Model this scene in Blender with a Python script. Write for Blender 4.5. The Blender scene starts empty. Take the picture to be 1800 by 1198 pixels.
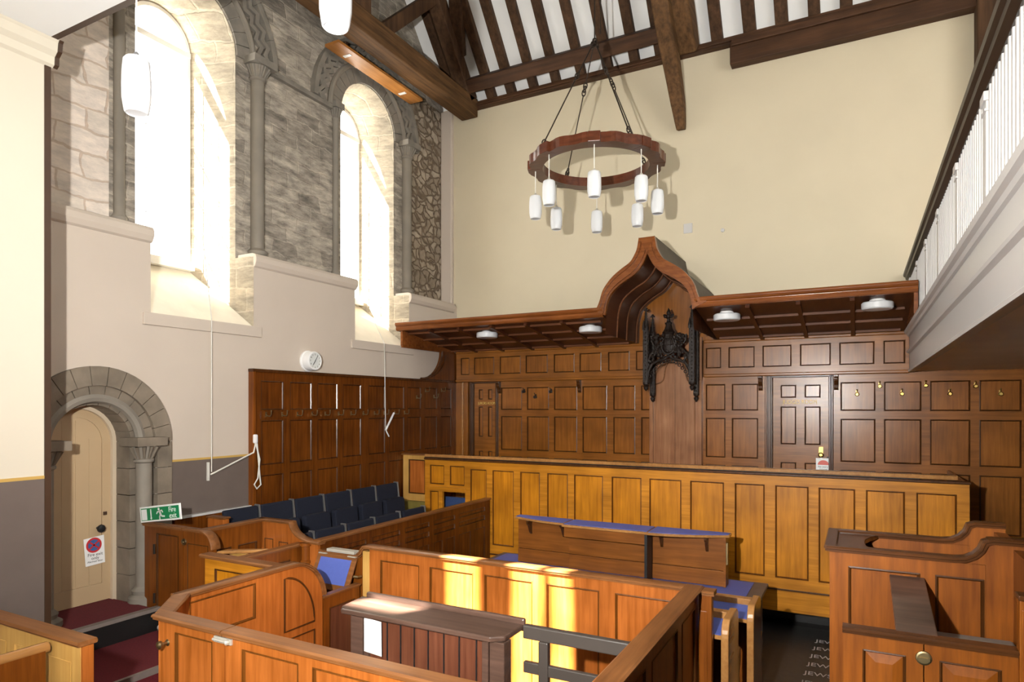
import bpy, bmesh, math, random
from mathutils import Vector, Matrix
random.seed(7)
S = bpy.context.scene
COL = S.collection
PI = math.pi

# ---------------------------------------------------------------- camera
ZC, YAW, FPX, HY = 2.7, math.radians(28.0), 1144.0, 714.0
cam = bpy.data.cameras.new('camera'); camo = bpy.data.objects.new('camera', cam); COL.objects.link(camo)
camo.location = (0, 0, ZC); camo.rotation_euler = (PI / 2, 0, YAW)
cam.sensor_width = 36.0; cam.lens = FPX * 36.0 / 1800.0
cam.shift_y = (HY - 599.0) / 1800.0
cam.clip_start = 0.05; cam.clip_end = 200
S.camera = camo
# ---------------------------------------------------------------- colour management
S.view_settings.view_transform = 'Standard'; S.view_settings.look = 'None'
S.view_settings.gamma = 1.0; S.view_settings.use_curve_mapping = False
S.view_settings.exposure = 0.35
# ---------------------------------------------------------------- sky, sun, photographer's flash
W = bpy.data.worlds.new('sky'); S.world = W; W.use_nodes = True
bg = W.node_tree.nodes['Background']; bg.inputs[0].default_value = (1.0, 0.985, 0.95, 1); bg.inputs[1].default_value = 8.0
def lamp(name, kind, loc, energy, color=(1, 1, 1), **kw):
    l = bpy.data.lights.new(name, kind); l.energy = energy; l.color = color
    for k, v in kw.items(): setattr(l, k, v)
    o = bpy.data.objects.new(name, l); COL.objects.link(o); o.location = loc
    return o
SUN_D = Vector((1.0, 1.8, -2.0)).normalized()
sun = lamp('sun', 'SUN', (-20, -20, 24), 95.0, (1.0, 0.94, 0.85), angle=math.radians(0.9))
sun.rotation_euler = SUN_D.to_track_quat('-Z', 'Y').to_euler()
fl_ = lamp('camera_flash', 'SPOT', (-0.88, -0.3, 3.08), 2000.0, (1.0, 0.97, 0.92), shadow_soft_size=0.05, spot_size=math.radians(128), spot_blend=1.0)
fl_.rotation_euler = (Vector((-4.6, 9.6, 4.6)) - fl_.location).to_track_quat('-Z', 'Y').to_euler()

# ---------------------------------------------------------------- materials
MATS = {}
def newmat(name):
    m = bpy.data.materials.new(name); m.use_nodes = True
    nt = m.node_tree; b = nt.nodes['Principled BSDF']; MATS[name] = m
    return m, nt, b
def node(nt, t, **kw):
    n = nt.nodes.new(t)
    for k, v in kw.items():
        if hasattr(n, k): setattr(n, k, v)
    return n
def mixc(nt, fac, a, b, mode='MIX'):
    n = nt.nodes.new('ShaderNodeMix'); n.data_type = 'RGBA'; n.blend_type = mode
    for key, val in ((0, fac), (6, a), (7, b)):
        if hasattr(val, 'is_linked') or isinstance(val, bpy.types.NodeSocket): nt.links.new(val, n.inputs[key])
        elif key == 0: n.inputs[0].default_value = val
        else: n.inputs[key].default_value = (*val, 1) if len(val) == 3 else val
    return n.outputs[2]
def plain(name, col, rough=0.5, metal=0.0, noise=0.0, nscale=6.0, spec=0.5, bump=0.0):
    m, nt, b = newmat(name)
    b.inputs['Roughness'].default_value = rough; b.inputs['Metallic'].default_value = metal
    b.inputs['Specular IOR Level'].default_value = spec
    b.inputs['Base Color'].default_value = (*col, 1)
    if noise or bump:
        g = node(nt, 'ShaderNodeNewGeometry'); n = node(nt, 'ShaderNodeTexNoise')
        n.inputs['Scale'].default_value = nscale; n.inputs['Detail'].default_value = 5
        nt.links.new(g.outputs['Position'], n.inputs['Vector'])
        if noise:
            lo = tuple(max(0, c * (1 - noise)) for c in col); hi = tuple(min(1, c * (1 + noise)) for c in col)
            nt.links.new(mixc(nt, n.outputs['Fac'], lo, hi), b.inputs['Base Color'])
        if bump:
            bp = node(nt, 'ShaderNodeBump'); bp.inputs['Strength'].default_value = bump; bp.inputs['Distance'].default_value = 0.02
            nt.links.new(n.outputs['Fac'], bp.inputs['Height']); nt.links.new(bp.outputs[0], b.inputs['Normal'])
    return m
def wood(name, lo, hi, rough=0.32, axis='z', coat=0.15, scale=1.0, bump=0.05, wear=0.0):
    m, nt, b = newmat(name)
    g = node(nt, 'ShaderNodeNewGeometry'); mp = node(nt, 'ShaderNodeMapping')
    sc = {'z': (26, 26, 1.6), 'x': (1.6, 26, 26), 'y': (26, 1.6, 26)}[axis]
    mp.inputs['Scale'].default_value = tuple(v * scale for v in sc)
    nt.links.new(g.outputs['Position'], mp.inputs['Vector'])
    n = node(nt, 'ShaderNodeTexNoise'); n.inputs['Scale'].default_value = 1.0; n.inputs['Detail'].default_value = 6; n.inputs['Roughness'].default_value = 0.62
    nt.links.new(mp.outputs[0], n.inputs['Vector'])
    n2 = node(nt, 'ShaderNodeTexNoise'); n2.inputs['Scale'].default_value = 2.3; n2.inputs['Detail'].default_value = 2
    nt.links.new(g.outputs['Position'], n2.inputs['Vector'])
    r = node(nt, 'ShaderNodeValToRGB'); r.color_ramp.elements[0].position = 0.30; r.color_ramp.elements[1].position = 0.72
    r.color_ramp.elements[0].color = (*lo, 1); r.color_ramp.elements[1].color = (*hi, 1)
    nt.links.new(n.outputs['Fac'], r.inputs[0])
    r2 = node(nt, 'ShaderNodeValToRGB'); r2.color_ramp.elements[0].position = 0.3; r2.color_ramp.elements[1].position = 0.75
    r2.color_ramp.elements[0].color = (0.72, 0.70, 0.66, 1); r2.color_ramp.elements[1].color = (1.12, 1.12, 1.12, 1)
    nt.links.new(n2.outputs['Fac'], r2.inputs[0])
    out = mixc(nt, 1.0, r.outputs[0], r2.outputs[0], 'MULTIPLY')
    nt.links.new(out, b.inputs['Base Color'])
    b.inputs['Roughness'].default_value = rough
    b.inputs['Coat Weight'].default_value = coat * 0.5; b.inputs['Coat Roughness'].default_value = 0.22
    b.inputs['Specular IOR Level'].default_value = 0.25
    bp = node(nt, 'ShaderNodeBump'); bp.inputs['Strength'].default_value = bump; bp.inputs['Distance'].default_value = 0.01
    nt.links.new(n.outputs['Fac'], bp.inputs['Height']); nt.links.new(bp.outputs[0], b.inputs['Normal'])
    return m
def stone(name, plane, cols, mortar, bw, bh, warp=0.05, mort=0.012, bump=0.6, dark=0.0, squash=1.0, hi=1.2):
    """coursed rubble or ashlar; plane 'yz' or 'xz' chooses the wall's own axes"""
    m, nt, b = newmat(name)
    g = node(nt, 'ShaderNodeNewGeometry'); sp = node(nt, 'ShaderNodeSeparateXYZ'); nt.links.new(g.outputs['Position'], sp.inputs[0])
    cb = node(nt, 'ShaderNodeCombineXYZ')
    nt.links.new(sp.outputs['Y' if plane == 'yz' else 'X'], cb.inputs[0]); nt.links.new(sp.outputs['Z'], cb.inputs[1])
    nz = node(nt, 'ShaderNodeTexNoise'); nz.inputs['Scale'].default_value = 2.6; nz.inputs['Detail'].default_value = 3
    nt.links.new(g.outputs['Position'], nz.inputs['Vector'])
    sub = node(nt, 'ShaderNodeVectorMath', operation='SUBTRACT'); nt.links.new(nz.outputs['Color'], sub.inputs[0]); sub.inputs[1].default_value = (.5, .5, .5)
    scl = node(nt, 'ShaderNodeVectorMath', operation='SCALE'); nt.links.new(sub.outputs[0], scl.inputs[0]); scl.inputs['Scale'].default_value = warp * 2
    add = node(nt, 'ShaderNodeVectorMath', operation='ADD'); nt.links.new(cb.outputs[0], add.inputs[0]); nt.links.new(scl.outputs[0], add.inputs[1])
    br = node(nt, 'ShaderNodeTexBrick'); nt.links.new(add.outputs[0], br.inputs['Vector'])
    br.offset = 0.43; br.squash = squash; br.squash_frequency = 3
    br.inputs['Scale'].default_value = 1.0; br.inputs['Brick Width'].default_value = bw; br.inputs['Row Height'].default_value = bh
    br.inputs['Mortar Size'].default_value = mort; br.inputs['Mortar Smooth'].default_value = 0.4
    br.inputs['Color1'].default_value = (*cols[0], 1); br.inputs['Color2'].default_value = (*cols[1], 1); br.inputs['Mortar'].default_value = (*mortar, 1)
    n2 = node(nt, 'ShaderNodeTexNoise'); n2.inputs['Scale'].default_value = 7; n2.inputs['Detail'].default_value = 9; n2.inputs['Roughness'].default_value = 0.72
    mp2 = node(nt, 'ShaderNodeMapping'); mp2.inputs['Scale'].default_value = (.5, .5, 1.7); nt.links.new(g.outputs['Position'], mp2.inputs['Vector']); nt.links.new(mp2.outputs[0], n2.inputs['Vector'])
    r = node(nt, 'ShaderNodeValToRGB'); r.color_ramp.elements[0].position = 0.32; r.color_ramp.elements[1].position = 0.68
    r.color_ramp.elements[0].color = (0.55 - dark, 0.55 - dark, 0.55 - dark, 1); r.color_ramp.elements[1].color = (hi, hi * .98, hi * .94, 1)
    nt.links.new(n2.outputs['Fac'], r.inputs[0])
    nt.links.new(mixc(nt, 1.0, br.outputs['Color'], r.outputs[0], 'MULTIPLY'), b.inputs['Base Color'])
    b.inputs['Roughness'].default_value = 0.9; b.inputs['Specular IOR Level'].default_value = 0.2
    mt = node(nt, 'ShaderNodeMath', operation='MULTIPLY_ADD'); nt.links.new(br.outputs['Fac'], mt.inputs[0]); mt.inputs[1].default_value = -0.7
    nt.links.new(n2.outputs['Fac'], mt.inputs[2])
    bp = node(nt, 'ShaderNodeBump'); bp.inputs['Strength'].default_value = bump; bp.inputs['Distance'].default_value = 0.03
    nt.links.new(mt.outputs[0], bp.inputs['Height']); nt.links.new(bp.outputs[0], b.inputs['Normal'])
    return m
def rubble(name, plane, cols, mortar, scale=3.2, bump=0.8, stretch=1.8):
    m, nt, b = newmat(name)
    g = node(nt, 'ShaderNodeNewGeometry'); mp = node(nt, 'ShaderNodeMapping')
    mp.inputs['Scale'].default_value = (0.001, scale, scale * stretch) if plane == 'yz' else (scale, scale, scale * stretch)
    nz = node(nt, 'ShaderNodeTexNoise'); nz.inputs['Scale'].default_value = 5; nz.inputs['Detail'].default_value = 4; nt.links.new(g.outputs['Position'], nz.inputs['Vector'])
    wv = node(nt, 'ShaderNodeVectorMath', operation='MULTIPLY_ADD'); nt.links.new(nz.outputs['Color'], wv.inputs[0]); wv.inputs[1].default_value = (.22, .22, .22); nt.links.new(g.outputs['Position'], wv.inputs[2])
    nt.links.new(wv.outputs[0], mp.inputs['Vector'])
    vo = node(nt, 'ShaderNodeTexVoronoi'); vo.feature = 'DISTANCE_TO_EDGE'; vo.inputs['Scale'].default_value = 1.0; vo.inputs['Randomness'].default_value = 0.85
    vc = node(nt, 'ShaderNodeTexVoronoi'); vc.inputs['Scale'].default_value = 1.0; vc.inputs['Randomness'].default_value = 0.85
    nt.links.new(mp.outputs[0], vo.inputs['Vector']); nt.links.new(mp.outputs[0], vc.inputs['Vector'])
    sv = node(nt, 'ShaderNodeSeparateColor'); nt.links.new(vc.outputs['Color'], sv.inputs[0])
    c = mixc(nt, sv.outputs[0], cols[0], cols[1])
    r = node(nt, 'ShaderNodeValToRGB'); r.color_ramp.elements[0].position = 0.03; r.color_ramp.elements[1].position = 0.12
    nt.links.new(vo.outputs['Distance'], r.inputs[0])
    c2 = mixc(nt, r.outputs[0], mortar, c)
    n2 = node(nt, 'ShaderNodeTexNoise'); n2.inputs['Scale'].default_value = 11; n2.inputs['Detail'].default_value = 6
    nt.links.new(g.outputs['Position'], n2.inputs['Vector'])
    c3 = mixc(nt, 1.0, c2, mixc(nt, n2.outputs['Fac'], (0.6, 0.6, 0.6), (1.3, 1.27, 1.22)), 'MULTIPLY')
    nt.links.new(c3, b.inputs['Base Color']); b.inputs['Roughness'].default_value = 0.92; b.inputs['Specular IOR Level'].default_value = 0.2
    mt = node(nt, 'ShaderNodeMath', operation='MULTIPLY_ADD'); nt.links.new(r.outputs[0], mt.inputs[0]); mt.inputs[1].default_value = 0.8; nt.links.new(n2.outputs['Fac'], mt.inputs[2])
    bp = node(nt, 'ShaderNodeBump'); bp.inputs['Strength'].default_value = bump; bp.inputs['Distance'].default_value = 0.03
    nt.links.new(mt.outputs[0], bp.inputs['Height']); nt.links.new(bp.outputs[0], b.inputs['Normal'])
    return m

M_CREAM = plain('cream_plaster', (0.60, 0.53, 0.385), 0.75, noise=0.07, nscale=1.3, bump=0.06)
M_PINK = plain('pale_stone_paint', (0.55, 0.475, 0.40), 0.75, noise=0.06, nscale=2.0, bump=0.12)
M_PIER = plain('cream_paint', (0.64, 0.585, 0.475), 0.7, noise=0.04, nscale=1.5)
M_DADO = plain('grey_brown_paint', (0.135, 0.105, 0.090), 0.6, noise=0.15, nscale=5, bump=0.1)
M_LINE = plain('ochre_line_paint', (0.52, 0.33, 0.085), 0.6)
M_WHITE = plain('white_gloss_paint', (0.52, 0.51, 0.50), 0.35, noise=0.03, nscale=3)
M_SOFFIT = plain('drab_soffit_paint', (0.80, 0.67, 0.56), 0.5, noise=0.1, nscale=2)
M_CEIL = plain('white_limewash', (0.84, 0.85, 0.85), 0.8, noise=0.04, nscale=2.5)
M_STONE = stone('grey_ashlar', 'yz', ((0.25, 0.225, 0.195), (0.43, 0.39, 0.335)), (0.41, 0.365, 0.31), 0.44, 0.19, warp=0.10, mort=0.011, dark=0.12, hi=1.5)
M_PALE = stone('limewashed_ashlar', 'yz', ((0.60, 0.54, 0.48), (0.68, 0.61, 0.55)), (0.50, 0.41, 0.34), 0.50, 0.23, warp=0.10, mort=0.014, bump=0.4, dark=-0.28, hi=1.25)
M_REV = stone('reveal_ashlar', 'xz', ((0.42, 0.37, 0.29), (0.56, 0.49, 0.38)), (0.60, 0.53, 0.42), 0.42, 0.26, warp=0.08, mort=0.014)
M_RUBB = rubble('brown_rubble', 'yz', ((0.26, 0.215, 0.165), (0.44, 0.375, 0.30)), (0.16, 0.12, 0.085), scale=5.0, stretch=1.5)
M_DRESS = plain('dressed_stone', (0.205, 0.185, 0.155), 0.85, noise=0.4, nscale=7, bump=0.4)
M_DRESSD = plain('door_dressed_stone', (0.19, 0.155, 0.115), 0.85, noise=0.6, nscale=4.5, bump=0.5)
M_SHAFT = plain('shaft_stone', (0.22, 0.195, 0.16), 0.75, noise=0.25, nscale=4, bump=0.15)
M_SILL = plain('lime_sill', (0.76, 0.70, 0.58), 0.85, noise=0.15, nscale=4, bump=0.3)
M_OAKROOF = wood('roof_oak', (0.035, 0.017, 0.008), (0.105, 0.052, 0.024), 0.75, 'z', 0.0, 0.6, 0.4)
M_OAKTIE = wood('tie_beam_oak', (0.055, 0.028, 0.011), (0.17, 0.085, 0.032), 0.75, 'y', 0.0, 0.7, 0.5)
M_OAKPLATE = wood('wall_plate_oak', (0.04, 0.018, 0.009), (0.10, 0.045, 0.02), 0.6, 'x', 0.0, 0.7, 0.3)
M_BENCH = wood('honey_oak', (0.40, 0.14, 0.006), (0.66, 0.262, 0.012), 0.38, 'z', 0.1)
M_BENCHX = wood('honey_oak_rail', (0.40, 0.148, 0.008), (0.66, 0.27, 0.02), 0.4, 'x', 0.1)
M_MOULD = wood('dark_moulding', (0.045, 0.016, 0.004), (0.10, 0.035, 0.008), 0.3, 'z', 0.2)
M_LMOULD = wood('brown_moulding', (0.085, 0.028, 0.004), (0.19, 0.06, 0.008), 0.3, 'z', 0.2)
M_BACK = wood('brown_oak', (0.20, 0.066, 0.009), (0.34, 0.122, 0.018), 0.28, 'z', 0.3)
M_BACKX = wood('brown_oak_rail', (0.20, 0.068, 0.010), (0.33, 0.12, 0.019), 0.3, 'x', 0.3)
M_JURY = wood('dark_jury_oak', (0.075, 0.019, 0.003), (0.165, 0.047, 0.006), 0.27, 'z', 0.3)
M_JMOULD = wood('dark_jury_moulding', (0.05, 0.017, 0.005), (0.09, 0.032, 0.009), 0.18, 'z', 0.6)
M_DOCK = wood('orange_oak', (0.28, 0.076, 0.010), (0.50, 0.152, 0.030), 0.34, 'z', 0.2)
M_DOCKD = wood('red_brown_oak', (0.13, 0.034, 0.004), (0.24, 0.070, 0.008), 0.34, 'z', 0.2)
M_CAP = wood('cap_rail_oak', (0.15, 0.055, 0.016), (0.28, 0.115, 0.038), 0.36, 'x', 0.2)
M_CAPY = wood('cap_rail_oak_long', (0.15, 0.055, 0.016), (0.28, 0.115, 0.038), 0.36, 'y', 0.2)
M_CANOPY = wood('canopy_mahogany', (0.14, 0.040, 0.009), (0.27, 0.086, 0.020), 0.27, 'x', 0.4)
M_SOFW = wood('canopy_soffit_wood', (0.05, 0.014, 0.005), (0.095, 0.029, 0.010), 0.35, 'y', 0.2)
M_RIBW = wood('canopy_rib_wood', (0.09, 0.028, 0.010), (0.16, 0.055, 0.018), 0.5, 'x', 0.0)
M_HOODTOP = plain('hood_top_board', (0.075, 0.06, 0.042), 0.7, noise=0.3, nscale=5)
M_THRONE = wood('pale_throne_wood', (0.27, 0.115, 0.052), (0.42, 0.20, 0.10), 0.25, 'z', 0.5)
M_CARV = plain('black_carved_oak', (0.017, 0.010, 0.007), 0.5, noise=0.5, nscale=25, spec=0.35, bump=0.6)
M_YEL = wood('yellow_pine', (0.50, 0.27, 0.065), (0.62, 0.37, 0.11), 0.4, 'z', 0.1)
M_BOXW = wood('box_oak', (0.17, 0.044, 0.003), (0.32, 0.094, 0.007), 0.45, 'z', 0.0)
M_BOXCAP = wood('box_cap_oak', (0.05, 0.018, 0.005), (0.12, 0.042, 0.012), 0.25, 'x', 0.4)
M_GREYW = wood('worn_dark_wood', (0.06, 0.035, 0.026), (0.13, 0.075, 0.055), 0.32, 'x', 0.4)
M_STAND = wood('red_slat_wood', (0.085, 0.026, 0.013), (0.155, 0.055, 0.028), 0.4, 'z', 0.15)
M_RAILG = plain('dark_grey_paint', (0.055, 0.045, 0.038), 0.4, noise=0.1)
M_PINE = wood('light_beech', (0.33, 0.15, 0.045), (0.46, 0.23, 0.075), 0.22, 'y', 0.5)
M_BLUE = plain('blue_leather', (0.085, 0.125, 0.43), 0.5, noise=0.08, nscale=30)
M_NAVY = plain('navy_fabric', (0.004, 0.0065, 0.018), 0.9, noise=0.3, nscale=40)
M_CHAIRB = plain('blue_chair_fabric', (0.025, 0.055, 0.16), 0.8, noise=0.2, nscale=40)
M_BORDER = plain('worn_grey_edge', (0.085, 0.07, 0.065), 0.45, noise=0.2, nscale=10)
M_OLIVE = plain('olive_fabric', (0.17, 0.135, 0.022), 0.85, noise=0.3, nscale=12)
M_GREYM = plain('grey_metal', (0.20, 0.20, 0.20), 0.4, 0.6)
M_SILV = plain('pale_metal', (0.52, 0.49, 0.42), 0.4, 0.3)
M_BRASS = plain('brass', (0.50, 0.34, 0.10), 0.38, 1.0)
M_ABRASS = plain('aged_brass', (0.30, 0.23, 0.12), 0.4, 1.0)
M_IRON = plain('dark_iron', (0.045, 0.033, 0.025), 0.5, 0.7)
M_RING = wood('ring_mahogany', (0.075, 0.020, 0.009), (0.15, 0.044, 0.02), 0.28, 'x', 0.4)
M_OPAL = plain('opal_glass', (0.70, 0.72, 0.745), 0.3)
M_CORD = plain('white_cord', (0.70, 0.68, 0.62), 0.6)
M_PWHITE = plain('white_plastic', (0.80, 0.80, 0.80), 0.3)
M_PAPER = plain('white_paper', (0.86, 0.86, 0.85), 0.6)
M_CLOCKF = plain('clock_face', (0.66, 0.68, 0.66), 0.4)
M_BLACK = plain('black_paint', (0.01, 0.01, 0.01), 0.45)
M_INK = plain('dark_ink', (0.03, 0.025, 0.02), 0.6)
M_GREEN = plain('sign_green', (0.005, 0.21, 0.075), 0.35)
M_SIGNW = plain('sign_white', (0.82, 0.84, 0.82), 0.4)
M_RED = plain('sign_red', (0.55, 0.03, 0.035), 0.45)
M_CORAL = plain('sign_coral', (0.70, 0.12, 0.085), 0.45)
M_SBLUE = plain('sign_blue', (0.055, 0.12, 0.32), 0.45)
M_GOLD = plain('gold_leaf', (0.70, 0.47, 0.12), 0.5, 0.0, spec=0.2)
M_CARPET = plain('maroon_carpet', (0.12, 0.008, 0.013), 0.95, noise=0.4, nscale=60)
M_NOSING = plain('grey_nosing', (0.20, 0.165, 0.145), 0.7, noise=0.2, nscale=12)
M_FLOOR = plain('dark_floor', (0.022, 0.020, 0.017), 0.6, noise=0.5, nscale=5)
M_MAT = plain('black_sheet', (0.030, 0.029, 0.028), 0.45, noise=0.4, nscale=14)
M_MATW = plain('faded_white_print', (0.42, 0.42, 0.42), 0.6)
M_DOORP = plain('cream_door_paint', (0.50, 0.36, 0.21), 0.45, noise=0.07, nscale=3)
M_FRAMEP = plain('cream_frame_paint', (0.62, 0.51, 0.37), 0.45, noise=0.05, nscale=3)
M_DARKW = plain('dark_brown_edge', (0.05, 0.024, 0.011), 0.5, noise=0.2)
M_IRONW = plain('black_brown_handrail', (0.022, 0.013, 0.008), 0.4, noise=0.3)
M_WINF = plain('window_frame_paint', (0.85, 0.84, 0.80), 0.5)
M_CUSH = plain('grey_cushion', (0.19, 0.165, 0.14), 0.85, noise=0.2, nscale=30)
M_BOARDO = wood('orange_ply', (0.33, 0.13, 0.03), (0.46, 0.20, 0.05), 0.35, 'y', 0.2)
def make_glass():
    m, nt, b = newmat('window_glass')
    out = nt.nodes['Material Output']
    t = node(nt, 'ShaderNodeBsdfTransparent'); gl = node(nt, 'ShaderNodeBsdfGlossy'); gl.inputs['Roughness'].default_value = 0.02
    t.inputs[0].default_value = (0.96, 0.97, 0.97, 1)
    mx = node(nt, 'ShaderNodeMixShader'); mx.inputs[0].default_value = 0.06
    nt.links.new(t.outputs[0], mx.inputs[1]); nt.links.new(gl.outputs[0], mx.inputs[2]); nt.links.new(mx.outputs[0], out.inputs[0])
    return m
M_GLASS = make_glass()

# ---------------------------------------------------------------- mesh builder
class MB:
    def __init__(s): s.v = []; s.f = []; s.m = []
    def add(s, vs, fs, mi=0):
        o = len(s.v); s.v += [tuple(v) for v in vs]
        for f in fs: s.f.append([o + i for i in f]); s.m.append(mi)
        return s
    def box(s, x0, x1, y0, y1, z0, z1, mi=0):
        return s.add([(x0,y0,z0),(x1,y0,z0),(x1,y1,z0),(x0,y1,z0),(x0,y0,z1),(x1,y0,z1),(x1,y1,z1),(x0,y1,z1)],
                     [(0,3,2,1),(4,5,6,7),(0,1,5,4),(1,2,6,5),(2,3,7,6),(3,0,4,7)], mi)
    def hexa(s, b, t, mi=0):
        return s.add(list(b) + list(t), [(0,3,2,1),(4,5,6,7),(0,1,5,4),(1,2,6,5),(2,3,7,6),(3,0,4,7)], mi)
    def prism(s, poly, ext, mi=0):
        e = Vector(ext); n = len(poly); a = [Vector(p) for p in poly]; b = [p + e for p in a]
        fs = [tuple(range(n - 1, -1, -1)), tuple(range(n, 2 * n))] + [(i, (i + 1) % n, n + (i + 1) % n, n + i) for i in range(n)]
        return s.add(a + b, fs, mi)
    def beam(s, p0, p1, w, h, up=(0, 0, 1), mi=0, w1=None, h1=None):
        p0, p1 = Vector(p0), Vector(p1); d = (p1 - p0).normalized(); u = Vector(up)
        r = d.cross(u).normalized(); u = r.cross(d).normalized()
        w1 = w if w1 is None else w1; h1 = h if h1 is None else h1
        def rg(p, w, h): return [p - r*w/2 - u*h/2, p + r*w/2 - u*h/2, p + r*w/2 + u*h/2, p - r*w/2 + u*h/2]
        return s.add(rg(p0, w, h) + rg(p1, w1, h1), [(3,2,1,0),(4,5,6,7),(0,1,5,4),(1,2,6,5),(2,3,7,6),(3,0,4,7)], mi)
    def tube(s, path, r, n=8, mi=0, closed=False):
        path = [Vector(p) for p in path]; k = len(path); rings = []
        sg = [(path[(i+1) % k] - path[i]) for i in range(k if closed else k - 1)]
        sg = [d.normalized() for d in sg if d.length > 1e-9]
        ref = min((Vector((0, 0, 1)), Vector((1, 0, 0)), Vector((0, 1, 0))), key=lambda a: max(abs(d.dot(a)) for d in sg))
        rr = r if isinstance(r, (list, tuple)) else [r] * k
        o = len(s.v); vs = []
        for i, p in enumerate(path):
            a = path[(i - 1) % k] if (i > 0 or closed) else p
            b = path[(i + 1) % k] if (i < k - 1 or closed) else p
            d = (b - a).normalized()
            x = d.cross(ref if abs(d.dot(ref)) < 0.95 else Vector((1, 0, 0))).normalized(); y = x.cross(d).normalized()
            vs += [p + (x * math.cos(2*PI*j/n) + y * math.sin(2*PI*j/n)) * rr[i] for j in range(n)]
        fs = []
        for i in range(k if closed else k - 1):
            i2 = (i + 1) % k
            for j in range(n): fs.append((i*n + j, i*n + (j+1) % n, i2*n + (j+1) % n, i2*n + j))
        if not closed: fs += [tuple(range(n - 1, -1, -1)), tuple((k-1)*n + j for j in range(n))]
        return s.add(vs, fs, mi)
    def lathe(s, prof, c, axis='z', n=20, mi=0):
        c = Vector(c); vs = []; fs = []; k = len(prof)
        for r, h in prof:
            for j in range(n):
                a = 2*PI*j/n; q = (r*math.cos(a), r*math.sin(a), h)
                if axis == 'x': q = (q[2], q[0], q[1])
                elif axis == 'y': q = (q[0], q[2], q[1])
                elif axis == '-y': q = (q[0], -q[2], q[1])
                vs.append(c + Vector(q))
        for i in range(k - 1):
            for j in range(n): fs.append((i*n + j, i*n + (j+1) % n, (i+1)*n + (j+1) % n, (i+1)*n + j))
        fs += [tuple(range(n - 1, -1, -1)), tuple((k-1)*n + j for j in range(n))]
        return s.add(vs, fs, mi)
    def ball(s, c, r, mi=0, n=8, sc=(1, 1, 1)):
        vs = []; fs = []; c = Vector(c); m = n // 2
        for i in range(m + 1):
            t = PI * i / m
            for j in range(n): vs.append((c.x + r*sc[0]*math.sin(t)*math.cos(2*PI*j/n), c.y + r*sc[1]*math.sin(t)*math.sin(2*PI*j/n), c.z + r*sc[2]*math.cos(t)))
        for i in range(m):
            for j in range(n): fs.append((i*n + j, (i+1)*n + j, (i+1)*n + (j+1) % n, i*n + (j+1) % n))
        return s.add(vs, fs, mi)
    def loft(s, pts, ws, hs, side=(1, 0, 0), mi=0, sub=6):
        """one timber of changing section along a smooth curve"""
        P = [Vector(p) for p in pts]; n = len(P); X = Vector(side).normalized(); rings = []
        for i in range(n - 1):
            for k in range(sub + (1 if i == n - 2 else 0)):
                t = k / sub; a, b, c, d = P[max(i-1, 0)], P[i], P[i+1], P[min(i+2, n-1)]
                q = 0.5 * ((2*b) + (c - a)*t + (2*a - 5*b + 4*c - d)*t*t + (3*b - a - 3*c + d)*t**3)
                rings.append((q, ws[i]*(1-t) + ws[i+1]*t, hs[i]*(1-t) + hs[i+1]*t))
        vs = []; m = len(rings)
        for i, (q, w, h) in enumerate(rings):
            d = (rings[min(i+1, m-1)][0] - rings[max(i-1, 0)][0]).normalized(); u = X.cross(d).normalized()
            for a, b in ((-.5, -.42), (-.42, -.5), (.42, -.5), (.5, -.42), (.5, .42), (.42, .5), (-.42, .5), (-.5, .42)): vs.append(q + X * w * a + u * h * b)
        fs = [(i*8 + j, i*8 + (j+1) % 8, (i+1)*8 + (j+1) % 8, (i+1)*8 + j) for i in range(m-1) for j in range(8)] + [tuple(range(7, -1, -1)), tuple((m-1)*8 + j for j in range(8))]
        return s.add(vs, fs, mi)
    def sweep(s, path, N, prof, mi=0):
        """profile points (across, up) carried along a path that lies in the plane across to N"""
        path = [Vector(p) for p in path]; N = Vector(N).normalized(); k = len(path); n = len(prof); vs = []
        for i, p in enumerate(path):
            d0 = (path[i] - path[i-1]).normalized() if i > 0 else (path[1] - path[0]).normalized()
            d1 = (path[i+1] - path[i]).normalized() if i < k - 1 else d0
            d = (d0 + d1).normalized(); up = N.cross(d)
            if up.z < -0.01 or (abs(up.z) <= 0.01 and up.length and i == 0 and up.z < 0): up = -up
            f = 1.0 / max(0.5, d.dot(d0))
            vs += [p + N * a + up * b * f for a, b in prof]
        fs = [(i*n + j, i*n + (j+1) % n, (i+1)*n + (j+1) % n, (i+1)*n + j) for i in range(k - 1) for j in range(n)]
        fs += [tuple(range(n - 1, -1, -1)), tuple((k-1)*n + j for j in range(n))]
        return s.add(vs, fs, mi)
    def build(s, name, mats, parent=None, smooth=False, bevel=0.0, fixn=True):
        if not isinstance(mats, (list, tuple)): mats = [mats]
        me = bpy.data.meshes.new(name)
        off = Vector((0, 0, 0))
        if parent is not None:
            p = parent
            while p is not None: off += p.location; p = p.parent
        me.from_pydata([tuple(Vector(v) - off) for v in s.v], [], s.f); me.update()
        for i, p in enumerate(me.polygons): p.material_index = s.m[i]; p.use_smooth = smooth
        for m in mats: me.materials.append(m)
        if fixn:
            bm = bmesh.new(); bm.from_mesh(me); bmesh.ops.recalc_face_normals(bm, faces=bm.faces); bm.to_mesh(me); bm.free()
        o = bpy.data.objects.new(name, me); COL.objects.link(o)
        if parent is not None: o.parent = parent
        if bevel:
            bv = o.modifiers.new('bevel', 'BEVEL'); bv.width = bevel; bv.segments = 2; bv.limit_method = 'ANGLE'
        if smooth:
            try: me.set_sharp_from_angle(angle=math.radians(38))
            except Exception: pass
        return o
def tag(o, label=None, cat=None, group=None, kind=None):
    if label: o['label'] = label
    if cat: o['category'] = cat
    if group: o['group'] = group
    if kind: o['kind'] = kind
    return o
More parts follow.
